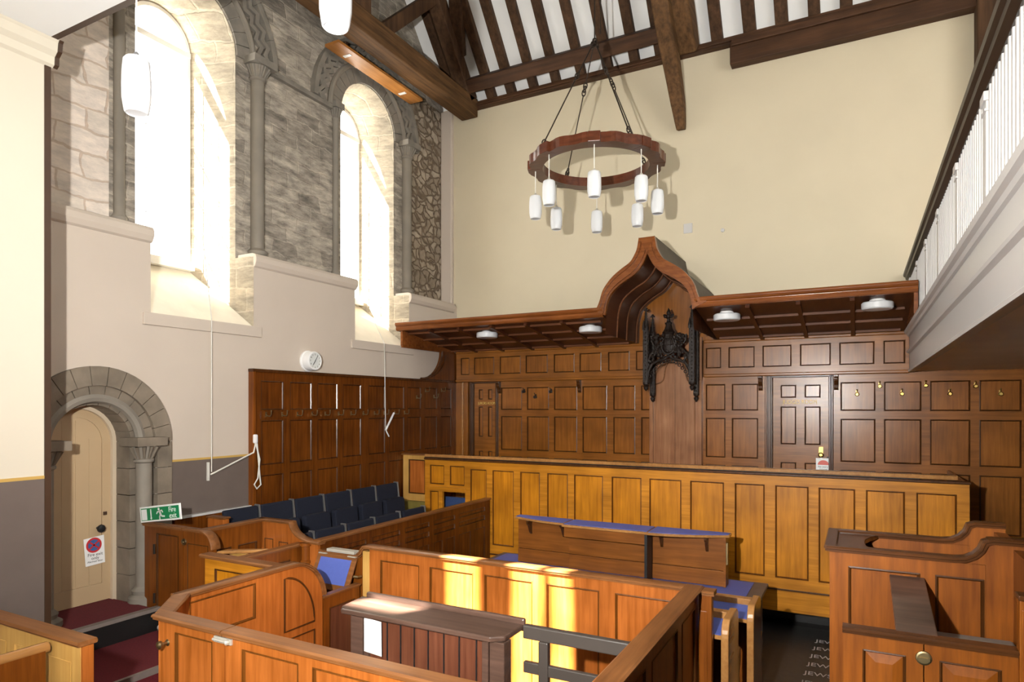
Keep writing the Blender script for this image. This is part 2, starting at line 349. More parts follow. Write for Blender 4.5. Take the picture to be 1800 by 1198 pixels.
def thing(name, loc, label, cat, group=None, kind=None):
    o = bpy.data.objects.new(name, None); COL.objects.link(o); o.location = loc; o.empty_display_size = 0.1
    return tag(o, label, cat, group, kind)
def structure(o, label=None): o['kind'] = 'structure'; 
def copy_tree(o, parent=None):
    c = o.copy(); COL.objects.link(c)
    if parent is not None: c.parent = parent
    for ch in list(o.children): copy_tree(ch, c)
    return c
class F:
    """a frame on a surface: u along it, v up, n out of it"""
    def __init__(s, o, u, v, n): s.o, s.u, s.v, s.n = Vector(o), Vector(u), Vector(v), Vector(n)
    def p(s, a, b, c=0.0): return s.o + s.u * a + s.v * b + s.n * c
def FX(y, n=-1): return F((0, y, 0), (1, 0, 0), (0, 0, 1), (0, n, 0))     # wall along X, u is world X, v is world Z
def FY(x, n=1): return F((x, 0, 0), (0, 1, 0), (0, 0, 1), (n, 0, 0))      # wall along Y, u is world Y
def frame_mesh(fr, u0, u1, v0, v1, rects, th):
    mb = MB(); us = sorted(set([u0, u1] + [r[0] for r in rects] + [r[2] for r in rects])); vs = sorted(set([v0, v1] + [r[1] for r in rects] + [r[3] for r in rects]))
    for i in range(len(us) - 1):
        for j in range(len(vs) - 1):
            cu, cv = (us[i] + us[i+1]) / 2, (vs[j] + vs[j+1]) / 2
            if any(r[0] < cu < r[2] and r[1] < cv < r[3] for r in rects): continue
            for w in (0, -th):
                mb.add([fr.p(us[i], vs[j], w), fr.p(us[i+1], vs[j], w), fr.p(us[i+1], vs[j+1], w), fr.p(us[i], vs[j+1], w)], [(0,1,2,3)] if w == 0 else [(3,2,1,0)])
    for r in rects + [(u0, v0, u1, v1)]:
        c = [(r[0], r[1]), (r[2], r[1]), (r[2], r[3]), (r[0], r[3])]
        for k in range(4):
            a, b = c[k], c[(k+1) % 4]
            mb.add([fr.p(*a, 0), fr.p(*b, 0), fr.p(*b, -th), fr.p(*a, -th)], [(0,1,2,3)])
    return mb
def panel_mesh(fr, r, ins=0.022, dep=0.014, raised=False, th=0.02):
    mb = MB()
    steps = [(0.0, 0.0015), (ins * 0.45, 0.004), (ins * 0.6, -dep * 0.3), (ins, -dep)]
    if raised: steps += [(ins + 0.045, -0.002)]
    rings = [[fr.p(r[0]+i, r[1]+i, w), fr.p(r[2]-i, r[1]+i, w), fr.p(r[2]-i, r[3]-i, w), fr.p(r[0]+i, r[3]-i, w)] for i, w in steps]
    for k in range(len(rings) - 1):
        for j in range(4):
            mb.add([rings[k][j], rings[k][(j+1) % 4], rings[k+1][(j+1) % 4], rings[k+1][j]], [(0,1,2,3)], 1 if k < 3 else 0)
    mb.add(rings[-1], [(0,1,2,3)], 0)
    bk = [fr.p(r[0], r[1], -th), fr.p(r[2], r[1], -th), fr.p(r[2], r[3], -th), fr.p(r[0], r[3], -th)]
    mb.add(bk, [(3,2,1,0)], 0)
    return mb
def panelling(parent, fr, u0, u1, v0, v1, rects, mats, th=0.04, holes=(), name='frame', ins=0.018, dep=0.012, raised=False):
    fo = frame_mesh(fr, u0, u1, v0, v1, list(rects) + list(holes), th).build(name, mats[0], parent, fixn=False)
    for r in rects:
        panel_mesh(fr, r, ins, dep, raised, th * 0.8).build('panel', [mats[1], mats[2]], fo, fixn=False)
    return fo
CAPP = [(-0.5, 0.0), (0.5, 0.0), (0.5, 0.35), (0.62, 0.5), (0.62, 0.75), (0.5, 1.0), (-0.5, 1.0), (-0.62, 0.75), (-0.62, 0.5), (-0.5, 0.35)]
def capprof(w, h): return [(a * w, b * h) for a, b in CAPP]
def arc(c, r, a0, a1, n, fn): return [fn(c[0] + r * math.cos(math.radians(a0 + (a1-a0)*i/n)), c[1] + r * math.sin(math.radians(a0 + (a1-a0)*i/n))) for i in range(n + 1)]
def text_obj(name, body, size, fr, u, v, w, mat, parent, align='CENTER', ext=0.001, sx=1.0, bold=0.0):
    cu = bpy.data.curves.new(name, 'FONT'); cu.body = body; cu.size = size; cu.align_x = align; cu.align_y = 'CENTER'; cu.extrude = ext; cu.offset = bold
    tmp = bpy.data.objects.new('tmp', cu); COL.objects.link(tmp)
    bpy.context.view_layer.update(); dg = bpy.context.evaluated_depsgraph_get()
    me = bpy.data.meshes.new_from_object(tmp.evaluated_get(dg)); bpy.data.objects.remove(tmp); bpy.data.curves.remove(cu)
    off = Vector((0, 0, 0)); p = parent
    while p is not None: off += p.location; p = p.parent
    for vt in me.vertices: vt.co = fr.p(u + vt.co.x * sx, v + vt.co.y, w + vt.co.z) - off
    me.materials.clear(); me.materials.append(mat); me.name = name
    o = bpy.data.objects.new(name, me); COL.objects.link(o); o.parent = parent
    return o
def fill_poly(outer, holes, fr, w=0.0, mi=0):
    """flat sheet with holes; outer and holes are lists of (u, v)"""
    bm = bmesh.new(); edges = []
    for loop in [outer] + list(holes):
        vs = [bm.verts.new(fr.p(a, b, w)) for a, b in loop]
        edges += [bm.edges.new((vs[i], vs[(i+1) % len(vs)])) for i in range(len(vs))]
    bmesh.ops.triangle_fill(bm, use_beauty=True, edges=edges, normal=fr.n)
    bm.verts.index_update()
    mb = MB(); mb.add([v.co.copy() for v in bm.verts], [[v.index for v in f.verts] for f in bm.faces], mi); bm.free()
    return mb
def merge(a, b):
    o = len(a.v); a.v += b.v; a.f += [[i + o for i in f] for f in b.f]; a.m += b.m; return a

# ================================================================ SETTING
BY = 10.22
# floors
o = MB().box(-7.2, 5.2, -8, BY + 0.2, -0.2, 0.0).build('floor', M_FLOOR); o['kind'] = 'structure'
# landing and steps by the arched door
o = MB().box(-6.9, -5.33, -3.0, 4.10, 0.0, 0.45).build('floor_landing', M_CARPET); o['kind'] = 'structure'
o = MB().box(-5.36, -5.325, 2.4, 4.09, 0.405, 0.458).build('trim_1', M_NOSING); o['kind'] = 'structure'
o = MB().box(-5.33, -4.30, -3.0, 3.86, 0.0, 0.22).build('floor_lower_step', M_CARPET); o['kind'] = 'structure'
st = MB().box(-7.05, -6.22, 3.0, 4.12, 0.452, 0.655, 0); st.box(-7.0, -6.26, 3.1, 4.09, 0.655, 0.672, 1); st.box(-6.26, -6.19, 3.0, 4.12, 0.655, 0.69, 2)
o = st.build('floor_door_step', [M_BLACK, M_CARPET, M_NOSING]); o['kind'] = 'structure'
# back wall
o = MB().box(-7.4, 5.2, BY, BY + 0.3, 0, 8.25).build('wall_back', M_CREAM); o['kind'] = 'structure'
o = MB().box(-6.9, -6.66, 10.13, BY, 4.45, 8.2).build('trim_2', M_PINK, bevel=0.02); o['kind'] = 'structure'
# right wall beyond the gallery, front gable pieces
mb = fill_poly([(-8, 0), (BY, 0), (BY, 14), (-8, 14)], [[(a, 5.0), (a + 1.6, 5.0), (a + 1.6, 7.8), (a, 7.8)] for a in (3.1, 5.6)], FY(5.0, -1))  # unseen openings added above the gallery as daylight fill
o = mb.build('wall_right', M_CREAM); o['kind'] = 'structure'

# left wall -----------------------------------------------------------
XL, XU, XG = -6.6, -6.9, -7.5          # lower plaster face, upper stone face, glass
WIN = [(4.94, 0.64, 7.10), (8.10, 0.635, 7.16)]   # centre Y, half width, springing z
def wloop(cy, hw, sz, z0, n=16): return [(cy - hw, z0), (cy + hw, z0)] + [(cy + hw * math.cos(PI*i/n), sz + hw * math.sin(PI*i/n)) for i in range(n + 1)]
# lower plaster wall with door hole and the two sill recesses
DC, DR, DSP = 3.73, 0.60, 2.33
doorhole = [(DC - DR, 0.64)] + [(DC - DR * math.cos(PI*i/20), DSP + DR * math.sin(PI*i/20)) for i in range(21)] + [(DC + DR, 0.64)]
out = [(2.6, 0.0), (BY, 0.0), (BY, 4.55)]
for cy, hw, _ in reversed(WIN): out += [(cy + hw + 0.03, 4.55), (cy + hw + 0.03, 3.68), (cy - hw - 0.02, 3.68), (cy - hw - 0.02, 4.55)]
out += [(2.6, 4.55)]
fl = FY(XL)
mb = fill_poly(out, [doorhole], fl)
# ledge on top and cheeks of the thickened lower wall
ys = [2.6] + [v for cy, hw, _ in WIN for v in (cy - hw - 0.02, cy + hw + 0.03)] + [BY]
for a, b in zip(ys[0::2], ys[1::2]):
    mb.add([(XL, a, 4.55), (XL, b, 4.55), (XU - 0.05, b, 4.55), (XU - 0.05, a, 4.55)], [(0,1,2,3)])
    for y in (a, b): mb.add([(XL, y, 3.6), (XL, y, 4.55), (XU - 0.05, y, 4.55), (XU - 0.05, y, 3.6)], [(0,1,2,3)])
wl = mb.build('wall_left', [M_PINK]); wl['kind'] = 'structure'
# dado below the ochre line
mb = fill_poly([(DC + 0.745, 0.0), (BY, 0.0), (BY, 2.10), (DC + 0.745, 2.10)], [], FY(XL, 1), 0.004)
o = mb.build('wall_left_dado', M_DADO); o['kind'] = 'structure'
o = MB().box(XL, XL + 0.008, DC + 0.75, 5.56, 2.095, 2.118).build('trim_3', M_LINE); o['kind'] = 'structure'
# string course with a rounded nose
for k, (a, b) in enumerate(zip(ys[0::2], ys[1::2])):
    pr = [(XL, 4.42), (XL + 0.03, 4.44), (XL + 0.055, 4.49), (XL + 0.055, 4.55), (XL + 0.035, 4.585), (XL - 0.02, 4.60), (XU + 0.02, 4.60), (XU + 0.02, 4.55), (XL, 4.55)]
    o = MB().prism([(x, a - 0.01, z) for x, z in pr], (0, b - a + (0.02 if k < 2 else -0.1), 0)).build('trim_string_course', M_PINK, bevel=0.008); o['kind'] = 'structure'
# sills
for k, (cy, hw, _) in enumerate(WIN):
    o = MB().box(XL - 0.01, XL + 0.03, cy - hw - 0.11, cy + hw + 0.13, 3.56, 3.69).build('trim_sill_board', M_PINK, bevel=0.006); o['kind'] = 'structure'
    o = MB().hexa([(XL - 0.012, cy - hw - 0.02, 3.4), (XL - 0.012, cy + hw + 0.03, 3.4), (XG, cy + 0.44, 3.4), (XG, cy - 0.44, 3.4)],
                  [(XL - 0.012, cy - hw - 0.02, 3.685), (XL - 0.012, cy + hw + 0.03, 3.685), (XG, cy + 0.44, 4.42), (XG, cy - 0.44, 4.42)]).build('trim_sloping_sill', M_SILL); o['kind'] = 'structure'
# upper stone wall
fu = FY(XU)
def seg(a, b, mat, name, holes=(), top=8.2):
    mb = fill_poly([(a, 4.5), (b, 4.5), (b, top), (a, top)], list(holes), fu)
    o = mb.build(name, mat); o['kind'] = 'structure'; return o
seg(2.6, 4.02, M_PALE, 'wall_left_limewashed')
bot = [(4.02, 4.5)]
for cy, hw, sz in WIN: bot += [(cy - hw, 4.5)] + [(cy - hw * math.cos(PI*i/16), sz + hw * math.sin(PI*i/16)) for i in range(17)] + [(cy + hw, 4.5)]
o = fill_poly(bot + [(9.20, 4.5), (9.20, 8.2), (4.02, 8.2)], [], fu).build('wall_left_ashlar', M_STONE); o['kind'] = 'structure'
seg(9.20, BY, M_RUBB, 'wall_left_rubble')
ridge_y, eave_z, pit = 6.45, 8.30, math.tan(math.radians(50))
mb = fill_poly([(2.6, 8.2), (BY, 8.2), (BY, 8.3), (ridge_y, 8.3 + (BY - ridge_y) * pit), (2.6, 8.3)], [], fu)
o = mb.build('wall_left_gable', M_STONE); o['kind'] = 'structure'
# reveals (splayed), frames and glass
for k, (cy, hw, sz) in enumerate(WIN):
    gy, gh, gs = cy, 0.42, sz + 0.02
    a = wloop(cy, hw, sz, 3.5, 24)[1:] ; b = [(y, z) for y, z in wloop(gy, gh, gs, 3.5, 24)[1:]]
    a = [a[0]] + a[1:] + [(cy - hw, 3.5)]; b = [b[0]] + b[1:] + [(gy - gh, 3.5)]
    mb = MB(); n = len(a)
    mb.add([(XU, y, z) for y, z in a] + [(XG, y, z) for y, z in b], [(i, i + 1, n + i + 1, n + i) for i in range(n - 1)])
    # lower cheeks out to the plaster face
    for yy, s in ((cy + hw, 1), (cy - hw, -1)):
        mb.add([(XU, yy, 3.5), (XU, yy, 4.56), (XL, yy + s * 0.025, 4.56), (XL, yy + s * 0.025, 3.5)], [(0,1,2,3)])
    o = mb.build('wall_left_reveal', M_REV); o['kind'] = 'structure'
    # wall outside of the frame
    w = thing('window_%d' % (k + 1), (XG, cy, 4.45), None, None, kind='structure')
    fr = MB()
    def bar(y0, y1, z0, z1, d=0.05): fr.box(XG - 0.03, XG - 0.03 + d, y0, y1, z0, z1)
    bar(cy - gh, cy - gh + 0.045, 4.42, gs, 0.07); bar(cy + gh - 0.045, cy + gh, 4.42, gs, 0.07)
    bar(cy - gh, cy + gh, 4.40, 4.50, 0.16); bar(cy - gh, cy + gh, gs - 0.035, gs + 0.035, 0.08)
    for i in range(20):
        a0, a1 = PI * i / 20, PI * (i + 1) / 20
        q = [(cy + r * math.cos(t), gs + r * math.sin(t)) for r, t in ((gh, a0), (gh, a1), (gh - 0.045, a1), (gh - 0.045, a0))]
        fr.prism([(XG - 0.03, y, z) for y, z in q], (0.07, 0, 0))
    fr.build('window_frame', M_WINF, w)
    gb = MB()
    for i in range(1, 3): y = cy - gh + 2 * gh * i / 3; gb.box(XG - 0.006, XG + 0.006, y - 0.004, y + 0.004, 4.45, gs)
    for i in range(1, 5): z = 4.5 + (gs - 4.5) * i / 5; gb.box(XG - 0.006, XG + 0.006, cy - gh, cy + gh, z - 0.004, z + 0.004)
    gb.build('glazing_bars', M_WINF, w)
    lp = wloop(cy, gh - 0.02, gs, 4.44)
    fill_poly(lp, [], FY(XG), 0.0).build('pane', M_GLASS, w)
# outer skin of the wall round the glass keeps daylight to the openings
mb = fill_poly([(2.6, 0), (BY + 0.3, 0), (BY + 0.3, 13.2), (2.6, 13.2)], [wloop(cy, 0.42, sz + 0.02, 4.42) for cy, hw, sz in WIN], FY(XG - 0.04))
o = mb.build('wall_left_outer', M_STONE); o['kind'] = 'structure'
# dressed surrounds: rings of voussoirs, roll, chevrons, shafts and capitals
def voussoir_ring(mb, cy, sz, r0, r1, x0, x1, n, gap=0.012, a0=0.0, a1=180.0, mi=0):
    for i in range(n):
        t0 = math.radians(a0 + (a1 - a0) * i / n) + gap / r1 / 2; t1 = math.radians(a0 + (a1 - a0) * (i + 1) / n) - gap / r1 / 2
        tm = (t0 + t1) / 2
        q = [(cy + r * math.cos(t), sz + r * math.sin(t)) for r, t in ((r0, t0), (r1, t0), (r1, tm), (r1, t1), (r0, t1), (r0, tm))]
        mb.prism([(x0, y, z) for y, z in q], (x1 - x0, 0, 0), mi)
def shaft(mb, x, y, z0, z1, r, mi=1):
    mb.lathe([(r * 1.9, z0 - 0.02), (r * 1.9, z0 + 0.06), (r * 1.35, z0 + 0.09), (r * 1.5, z0 + 0.13), (r, z0 + 0.17), (r, z1 - 0.22), (r * 1.25, z1 - 0.205), (r * 1.25, z1 - 0.18), (r * 1.02, z1 - 0.17), (r * 1.7, z1 - 0.04)], (x, y, 0), n=16, mi=mi)
    mb.box(x - r * 2.1, x + r * 2.0, y - r * 2.1, y + r * 2.1, z1 - 0.04, z1 + 0.05, 0)
    for j in range(7):                     # scallops of the capital
        a = -PI/2 + PI * j / 6
        mb.tube([(x + r * 1.05 * math.cos(a), y + r * 1.05 * math.sin(a), z1 - 0.17), (x + r * 1.75 * math.cos(a), y + r * 1.75 * math.sin(a), z1 - 0.045)], [0.010, 0.022], 6, 0)
for k, (cy, hw, sz) in enumerate(WIN):
    mb = MB()
    voussoir_ring(mb, cy, sz, hw + 0.01, hw + 0.22, XU - 0.02, XU + 0.025, 15)
    mb.tube([(XU + 0.03, y, z) for y, z in arc((cy, sz), hw + 0.25, 0, 180, 32, lambda a, b: (a, b))], 0.042, 8, 1)
    n = 18                                   # chevron ring
    for i in range(n):
        t = [math.radians(180 * (i + f) / n) for f in (0, .5, 1)]
        for s, (ra, rb) in enumerate(((hw + 0.31, hw + 0.38), (hw + 0.40, hw + 0.47))):
            q = [(ra, t[0]), (rb, t[0]), (rb + 0.07, t[1]), (rb, t[2]), (ra, t[2]), (ra + 0.07, t[1])]
            mb.prism([(XU - 0.01, cy + r * math.cos(a), sz + r * math.sin(a)) for r, a in q], (0.05 + 0.02 * s, 0, 0))
    voussoir_ring(mb, cy, sz, hw + 0.54, hw + 0.62, XU - 0.01, XU + 0.085, 9, 0.006)
    for s in (-1, 1):
        if k == 1 and s == -1: shaft(mb, XU + 0.03, cy + s * (hw + 0.14), 4.56, sz, 0.045)
        elif s == -1: shaft(mb, XU + 0.02, cy - hw - 0.185, 4.56, sz, 0.055)
        else: shaft(mb, XU + 0.045, cy + s * (hw + 0.30), 4.56, sz, 0.085)
    # impost band running on from the capitals
    mb.box(XU - 0.01, XU + 0.06, cy + hw + 0.47, cy + hw + 0.62 if k else cy + hw + 1.75, sz - 0.01, sz + 0.055)
    o = mb.build('trim_window_surround', [M_DRESS, M_SHAFT], smooth=True); o['kind'] = 'structure'
# ---- arched side door
mb = MB()
voussoir_ring(mb, DC, DSP, 0.575, 0.765, XL - 0.02, XL + 0.045, 13, 0.008)
voussoir_ring(mb, DC, DSP, 0.43, 0.578, XL - 0.16, XL + 0.005, 11, 0.008)
mb.tube([(XL - 0.03, y, z) for y, z in arc((DC, DSP), 0.455, 0, 180, 28, lambda a, b: (a, b))], 0.05, 8, 1)
voussoir_ring(mb, DC, DSP, 0.385, 0.435, XL - 0.42, XL - 0.08, 11, 0.006)
for s in (-1, 1):
    ca, cb = DC + s * 0.385, DC + s * 0.575
    z = 0.66
    for i in range(6):
        z1 = z + 0.2783
        mb.box(XL - 0.42, XL - 0.10, min(ca, cb), max(ca, cb), z + 0.004, z1 - 0.004)
        mb.box(XL - 0.05, XL + 0.04, min(DC + s * 0.60, DC + s * 0.765), max(DC + s * 0.60, DC + s * 0.765), z + 0.004 - (0.2 if i == 0 else 0), z1 - 0.004)
        z = z1
    shaft(mb, XL + 0.0, DC + s * 0.475, 0.66, DSP, 0.078)
    mb.box(XL - 0.12, XL + 0.09, min(DC + s * 0.385, DC + s * 0.60), max(DC + s * 0.385, DC + s * 0.60), 0.50, 0.665)
o = mb.build('trim_door_surround', [M_DRESSD, M_SHAFT], smooth=True); o['kind'] = 'structure'
d1 = thing('door_1', (-6.98, DC, 0.66), None, None, kind='structure')
lr = 0.345
mb = MB()
lf = [(-1, 0.675)] + [None]
poly = [(DC - lr, 0.68)] + [(DC - lr * math.cos(PI*i/20), DSP + lr * math.sin(PI*i/20)) for i in range(21)] + [(DC + lr, 0.68)]
mb.prism([(-7.02, y, z) for y, z in poly], (0.04, 0, 0))
# raised frame of the leaf with sunk boarded field
fi = lr - 0.085
ring_o, ring_i = poly, [(DC - fi, 0.86)] + [(DC - fi * math.cos(PI*i/20), DSP + fi * math.sin(PI*i/20)) for i in range(21)] + [(DC + fi, 0.86)]
n = len(ring_o)
for i in range(n):
    j = (i + 1) % n
    mb.prism([(-6.98, *ring_o[i]), (-6.98, *ring_o[j]), (-6.98, *ring_i[j]), (-6.98, *ring_i[i])], (0.012, 0, 0))
for i in range(4):
    y0 = DC - fi + 2 * fi * i / 4 + 0.003; y1 = DC - fi + 2 * fi * (i + 1) / 4 - 0.003; ym = max(abs(y0 - DC), abs(y1 - DC))
    mb.box(-6.985, -6.976, y0, y1, 0.862, DSP + math.sqrt(max(0, fi*fi - ym*ym)))
mb.build('door_leaf', M_DOORP, d1)
mb = MB()
for s in (-1, 1): mb.box(-7.02, -6.93, DC + s * 0.346, DC + s * 0.392, 0.66, DSP) if s > 0 else mb.box(-7.02, -6.93, DC - 0.392, DC - 0.346, 0.66, DSP)
voussoir_ring(mb, DC, DSP, 0.346, 0.392, -7.02, -6.93, 20, 0.0)
mb.build('door_frame', M_FRAMEP, d1)
MB().lathe([(0.016, 0), (0.014, 0.03), (0.034, 0.045), (0.042, 0.06), (0.036, 0.078), (0.012, 0.085)], (-6.968, 3.945, 1.44), 'x', 14).build('knob', M_BLACK, d1, smooth=True)
MB().box(-6.968, -6.962, 3.985, 4.01, 1.42, 1.46).build('keyhole_plate', M_DARKW, d1)
MB().box(-6.968, -6.958, 4.0, 4.035, 1.565, 1.60).build('latch_plate', M_DARKW, d1)
o = MB().box(-7.5, -7.03, DC - 0.7, DC + 0.7, 0.3, 3.1).build('wall_left_behind_door', M_DRESSD); o['kind'] = 'structure'
# lobby pier and its ceiling ----------------------------------------
PX, PY = -5.73, 2.83
mb = fill_poly([(-8, 0), (PY, 0), (PY, 5.62), (-8, 5.62)], [], FY(PX))
o = mb.build('wall_lobby', M_PIER); o['kind'] = 'structure'
o = MB().box(-7.7, PX - 0.001, 2.76, PY, 0, 5.62).build('wall_lobby_return', M_PIER); o['kind'] = 'structure'
o = MB().box(PX, PX + 0.004, -1.0, PY, 0.0, 2.13).build('wall_lobby_dado', M_DADO); o['kind'] = 'structure'
o = MB().box(PX, PX + 0.006, -1.0, PY, 2.125, 2.15).build('trim_4', M_LINE); o['kind'] = 'structure'
pr = [(PX, 5.42), (PX + 0.03, 5.44), (PX + 0.035, 5.50), (PX + 0.075, 5.535), (PX + 0.085, 5.60), (PX + 0.10, 5.62), (PX, 5.62)]
o = MB().prism([(x, -1.0, z) for x, z in pr], (0, PY + 0.06 + 1.0, 0)).build('trim_5', M_PIER); o['kind'] = 'structure'
mb = MB().box(PX - 0.05, PX + 0.012, PY, PY + 0.045, 0.0, 5.42)
mb.prism([(x + 0.012, PY + 0.06, z) for x, z in pr], (0, 0.03, 0))
mb.box(PX, 5.0, PY, PY + 0.05, 5.62, 5.72)
o = mb.build('trim_6', M_DARKW); o['kind'] = 'structure'
FC = F((0, 0, 5.62), (1, 0, 0), (0, 1, 0), (0, 0, -1))
sun_slots = [[(xw - q, 4.9 - 1.8 * q) for xw, q in ((a, s0), (b, s0), (b, s1), (a, s1))] for a, b, s0, s1 in ((-3.27, -2.95, 2.06, 2.42), (-2.60, -2.33, 2.06, 2.80), (-2.23, -2.08, 2.06, 2.75), (-2.40, -1.92, 2.84, 2.98))]  # rooflight slots added out of view, cut to throw sun patches on the dock
o = fill_poly([(PX - 0.02, -8), (5.0, -8), (5.0, PY), (PX - 0.02, PY)], sun_slots, FC).build('ceiling_lobby', M_CEIL); o['kind'] = 'structure'
mb = MB()
for q in sun_slots:
    for k in range(4): mb.add([(*q[k], 5.62), (*q[(k+1) % 4], 5.62), (*q[(k+1) % 4], 5.70), (*q[k], 5.70)], [(0,1,2,3)])
o = mb.build('window_3', M_WINF); o['kind'] = 'structure'
mb = fill_poly([(-7.2, 0), (5.2, 0), (5.2, 5.8), (-7.2, 5.8)], [[(-4.5, 2.6), (-2.0, 2.6), (-2.0, 5.2), (-4.5, 5.2)]], FX(-8.0, 1))  # opening added behind the camera for soft fill light
o = mb.build('wall_rear', M_CREAM); o['kind'] = 'structure'
o = MB().box(-7.7, 5.0, PY - 0.2, PY, 5.64, 8.5).build('wall_front', M_CREAM); o['kind'] = 'structure'
# roof plaster slopes
rz = 8.30 + (BY - ridge_y) * pit
o = MB().hexa([(-7.5, ridge_y, rz), (5.2, ridge_y, rz), (5.2, BY + 0.12, 8.16), (-7.5, BY + 0.12, 8.16)],
              [(-7.5, ridge_y, rz + 0.15), (5.2, ridge_y, rz + 0.15), (5.2, BY + 0.12, 8.31), (-7.5, BY + 0.12, 8.31)]).build('ceiling_back_slope', M_CEIL); o['kind'] = 'structure'
o = MB().hexa([(-7.5, 2.4, 8.3), (5.2, 2.4, 8.3), (5.2, ridge_y, rz), (-7.5, ridge_y, rz)],
              [(-7.5, 2.4, 8.45), (5.2, 2.4, 8.45), (5.2, ridge_y, rz + .15), (-7.5, ridge_y, rz + .15)]).build('ceiling_front_slope', M_CEIL); o['kind'] = 'structure'

# ================================================================ ROOF TIMBERS
def roofpt(x, y, d=0.0):                       # point on the underside of the back slope, d below it
    z = 8.16 + (BY + 0.12 - y) * (rz - 8.16) / (BY + 0.12 - ridge_y)
    return (x, y, z - d)
RG = 'common rafters of the plastered roof slope'
rx = [-6.55, -5.82, -5.42, -4.985, -4.557, -4.093, -3.628, -3.172, -2.752, -1.884, -1.416, -0.977, -0.549, -0.146, 0.247, 0.66, 1.08]
ordn = ['first', 'second', 'third', 'fourth', 'fifth', 'sixth', 'seventh', 'eighth', 'ninth', 'tenth', 'eleventh', 'twelfth', 'thirteenth', 'fourteenth', 'fifteenth', 'sixteenth', 'seventeenth']
for i, x in enumerate(rx):
    w = 0.15 + 0.03 * random.random()
    o = MB().beam(roofpt(x, 10.25, 0.06), roofpt(x + random.uniform(-.03, .03), 6.6, 0.06), w, 0.13, (0, 0, 1)).build('rafter', M_OAKROOF, bevel=0.01)
    tag(o, 'dark oak rafter on the white slope, %s along from the stone gable end' % ordn[i], 'rafter', RG)
o = MB().beam((-6.6, 9.84, 8.39), (-2.45, 9.84, 8.39), 0.22, 0.19, (0, 0.765, 0.644)).build('purlin', M_OAKPLATE, bevel=0.015)
tag(o, 'long dark oak purlin crossing the rafters just above the back wall', 'beam')
o = MB().box(-6.6, 5.0, 10.10, 10.25, 8.11, 8.22)
o.box(-6.6, 5.0, 10.07, 10.12, 8.135, 8.175)
o = o.build('wall_plate', M_OAKPLATE, bevel=0.01); tag(o, 'moulded dark oak plate along the top of the cream back wall', 'beam')
o = MB().box(-1.68, 1.5, 10.04, BY - 0.002, 7.77, 8.10); o.box(-1.66, 1.5, 10.0, 10.06, 8.02, 8.12)
o = o.build('lintel_beam', M_OAKPLATE, bevel=0.012); tag(o, 'thick weathered beam let into the cream wall below the plate', 'beam')
# truss over the side windows
t = thing('roof_truss', (-6.2, 6.5, 8.0), 'heavy oak tie beam truss along the top of the stone window wall', 'roof truss')
MB().box(-6.42, -6.08, 2.9, 10.12, 7.93, 8.26).build('tie_beam', M_OAKTIE, t, bevel=0.02)
MB().beam((-6.2, 10.0, 8.2), roofpt(-6.2, 6.6, 0.22), 0.24, 0.26).build('principal_rafter', M_OAKROOF, t, bevel=0.02)
MB().beam((-6.22, 7.55, 8.2), (-6.22, 9.0, 9.55), 0.16, 0.20).build('strut', M_OAKROOF, t, bevel=0.015)
MB().box(-6.3, -6.12, 6.7, 7.25, 8.22, 11.0).build('post', M_OAKROOF, t, bevel=0.015)
cur = [Vector(roofpt(-6.16 + 1.15 * f, 9.62 - 1.9 * f - 0.12 * math.sin(PI * f), 0.18)) for f in [i / 8 for i in range(9)]]
mb = MB()
mb.loft(cur, [0.13] * 9, [0.22] * 9, (0, -0.77, -0.64), 0, 2)
mb.build('wind_brace', M_OAKROOF, t)
# truss over the judge's canopy: foot of principal and hanging brace
t = thing('roof_truss', (-2.4, 10.0, 8.0), 'massive curved oak principal with a tapering brace pointing down the cream wall', 'roof truss')
mb = MB()
pts = [Vector((-2.36, 9.98, 8.10)), Vector((-2.38, 9.62, 8.50)), Vector((-2.42, 9.05, 9.15)), Vector((-2.42, 8.4, 10.0))]
hs = [0.34, 0.50, 0.56, 0.56]
mb.loft(pts, [0.46, 0.50, 0.52, 0.52], hs)
mb.build('principal_rafter', M_OAKTIE, t, bevel=0.02)
mb = MB()
bp = [Vector((-2.42, 10.13, 6.98)), Vector((-2.44, 10.02, 7.35)), Vector((-2.46, 9.72, 7.82)), Vector((-2.48, 9.30, 8.35)), Vector((-2.48, 8.85, 9.1))]
ws = [0.12, 0.19, 0.22, 0.24, 0.26]
mb.loft(bp, ws, [w * 1.1 for w in ws])
mb.build('brace', M_OAKTIE, t, bevel=0.012)
MB().lathe([(0.025, 0), (0.025, 0.02), (0.012, 0.03)], (-2.52, 9.2, 8.35), '-y', 8).build('peg', M_IRON, t)
# truss by the gallery
t = thing('roof_truss', (1.45, 10.0, 7.0), 'dark oak wall post and principal rising behind the gallery rail', 'roof truss')
MB().box(1.32, 1.62, 9.95, BY - 0.002, 6.3, 8.15).build('wall_post', M_OAKROOF, t, bevel=0.02)
MB().beam((1.47, 10.05, 8.1), roofpt(1.47, 6.6, 0.22), 0.3, 0.3).build('principal_rafter', M_OAKROOF, t, bevel=0.02)
# orange board under the tie beam
t = thing('heater_board', (-6.5, 8.0, 7.8), 'flat orange plywood panel hung under the tie beam above the second window', 'panel')
MB().hexa([(-6.72, 6.95, 7.83), (-6.46, 6.95, 7.83), (-6.46, 8.95, 7.83), (-6.72, 8.95, 7.83)], [(-6.72, 6.95, 7.87), (-6.46, 6.95, 7.87), (-6.46, 8.95, 7.87), (-6.72, 8.95, 7.87)]).build('board', M_BOARDO, t)
for y in (7.25, 8.55): MB().box(-6.66, -6.53, y, y + 0.05, 7.82, 7.832).build('bracket', M_PWHITE, t)
MB().box(-6.62, -6.56, 7.2, 7.25, 7.87, 8.0).build('hanger', M_DARKW, t)

# ================================================================ WALL PANELLING AND DOORS
BKM = (M_BACKX, M_BACK, M_MOULD)
PB = 10.10
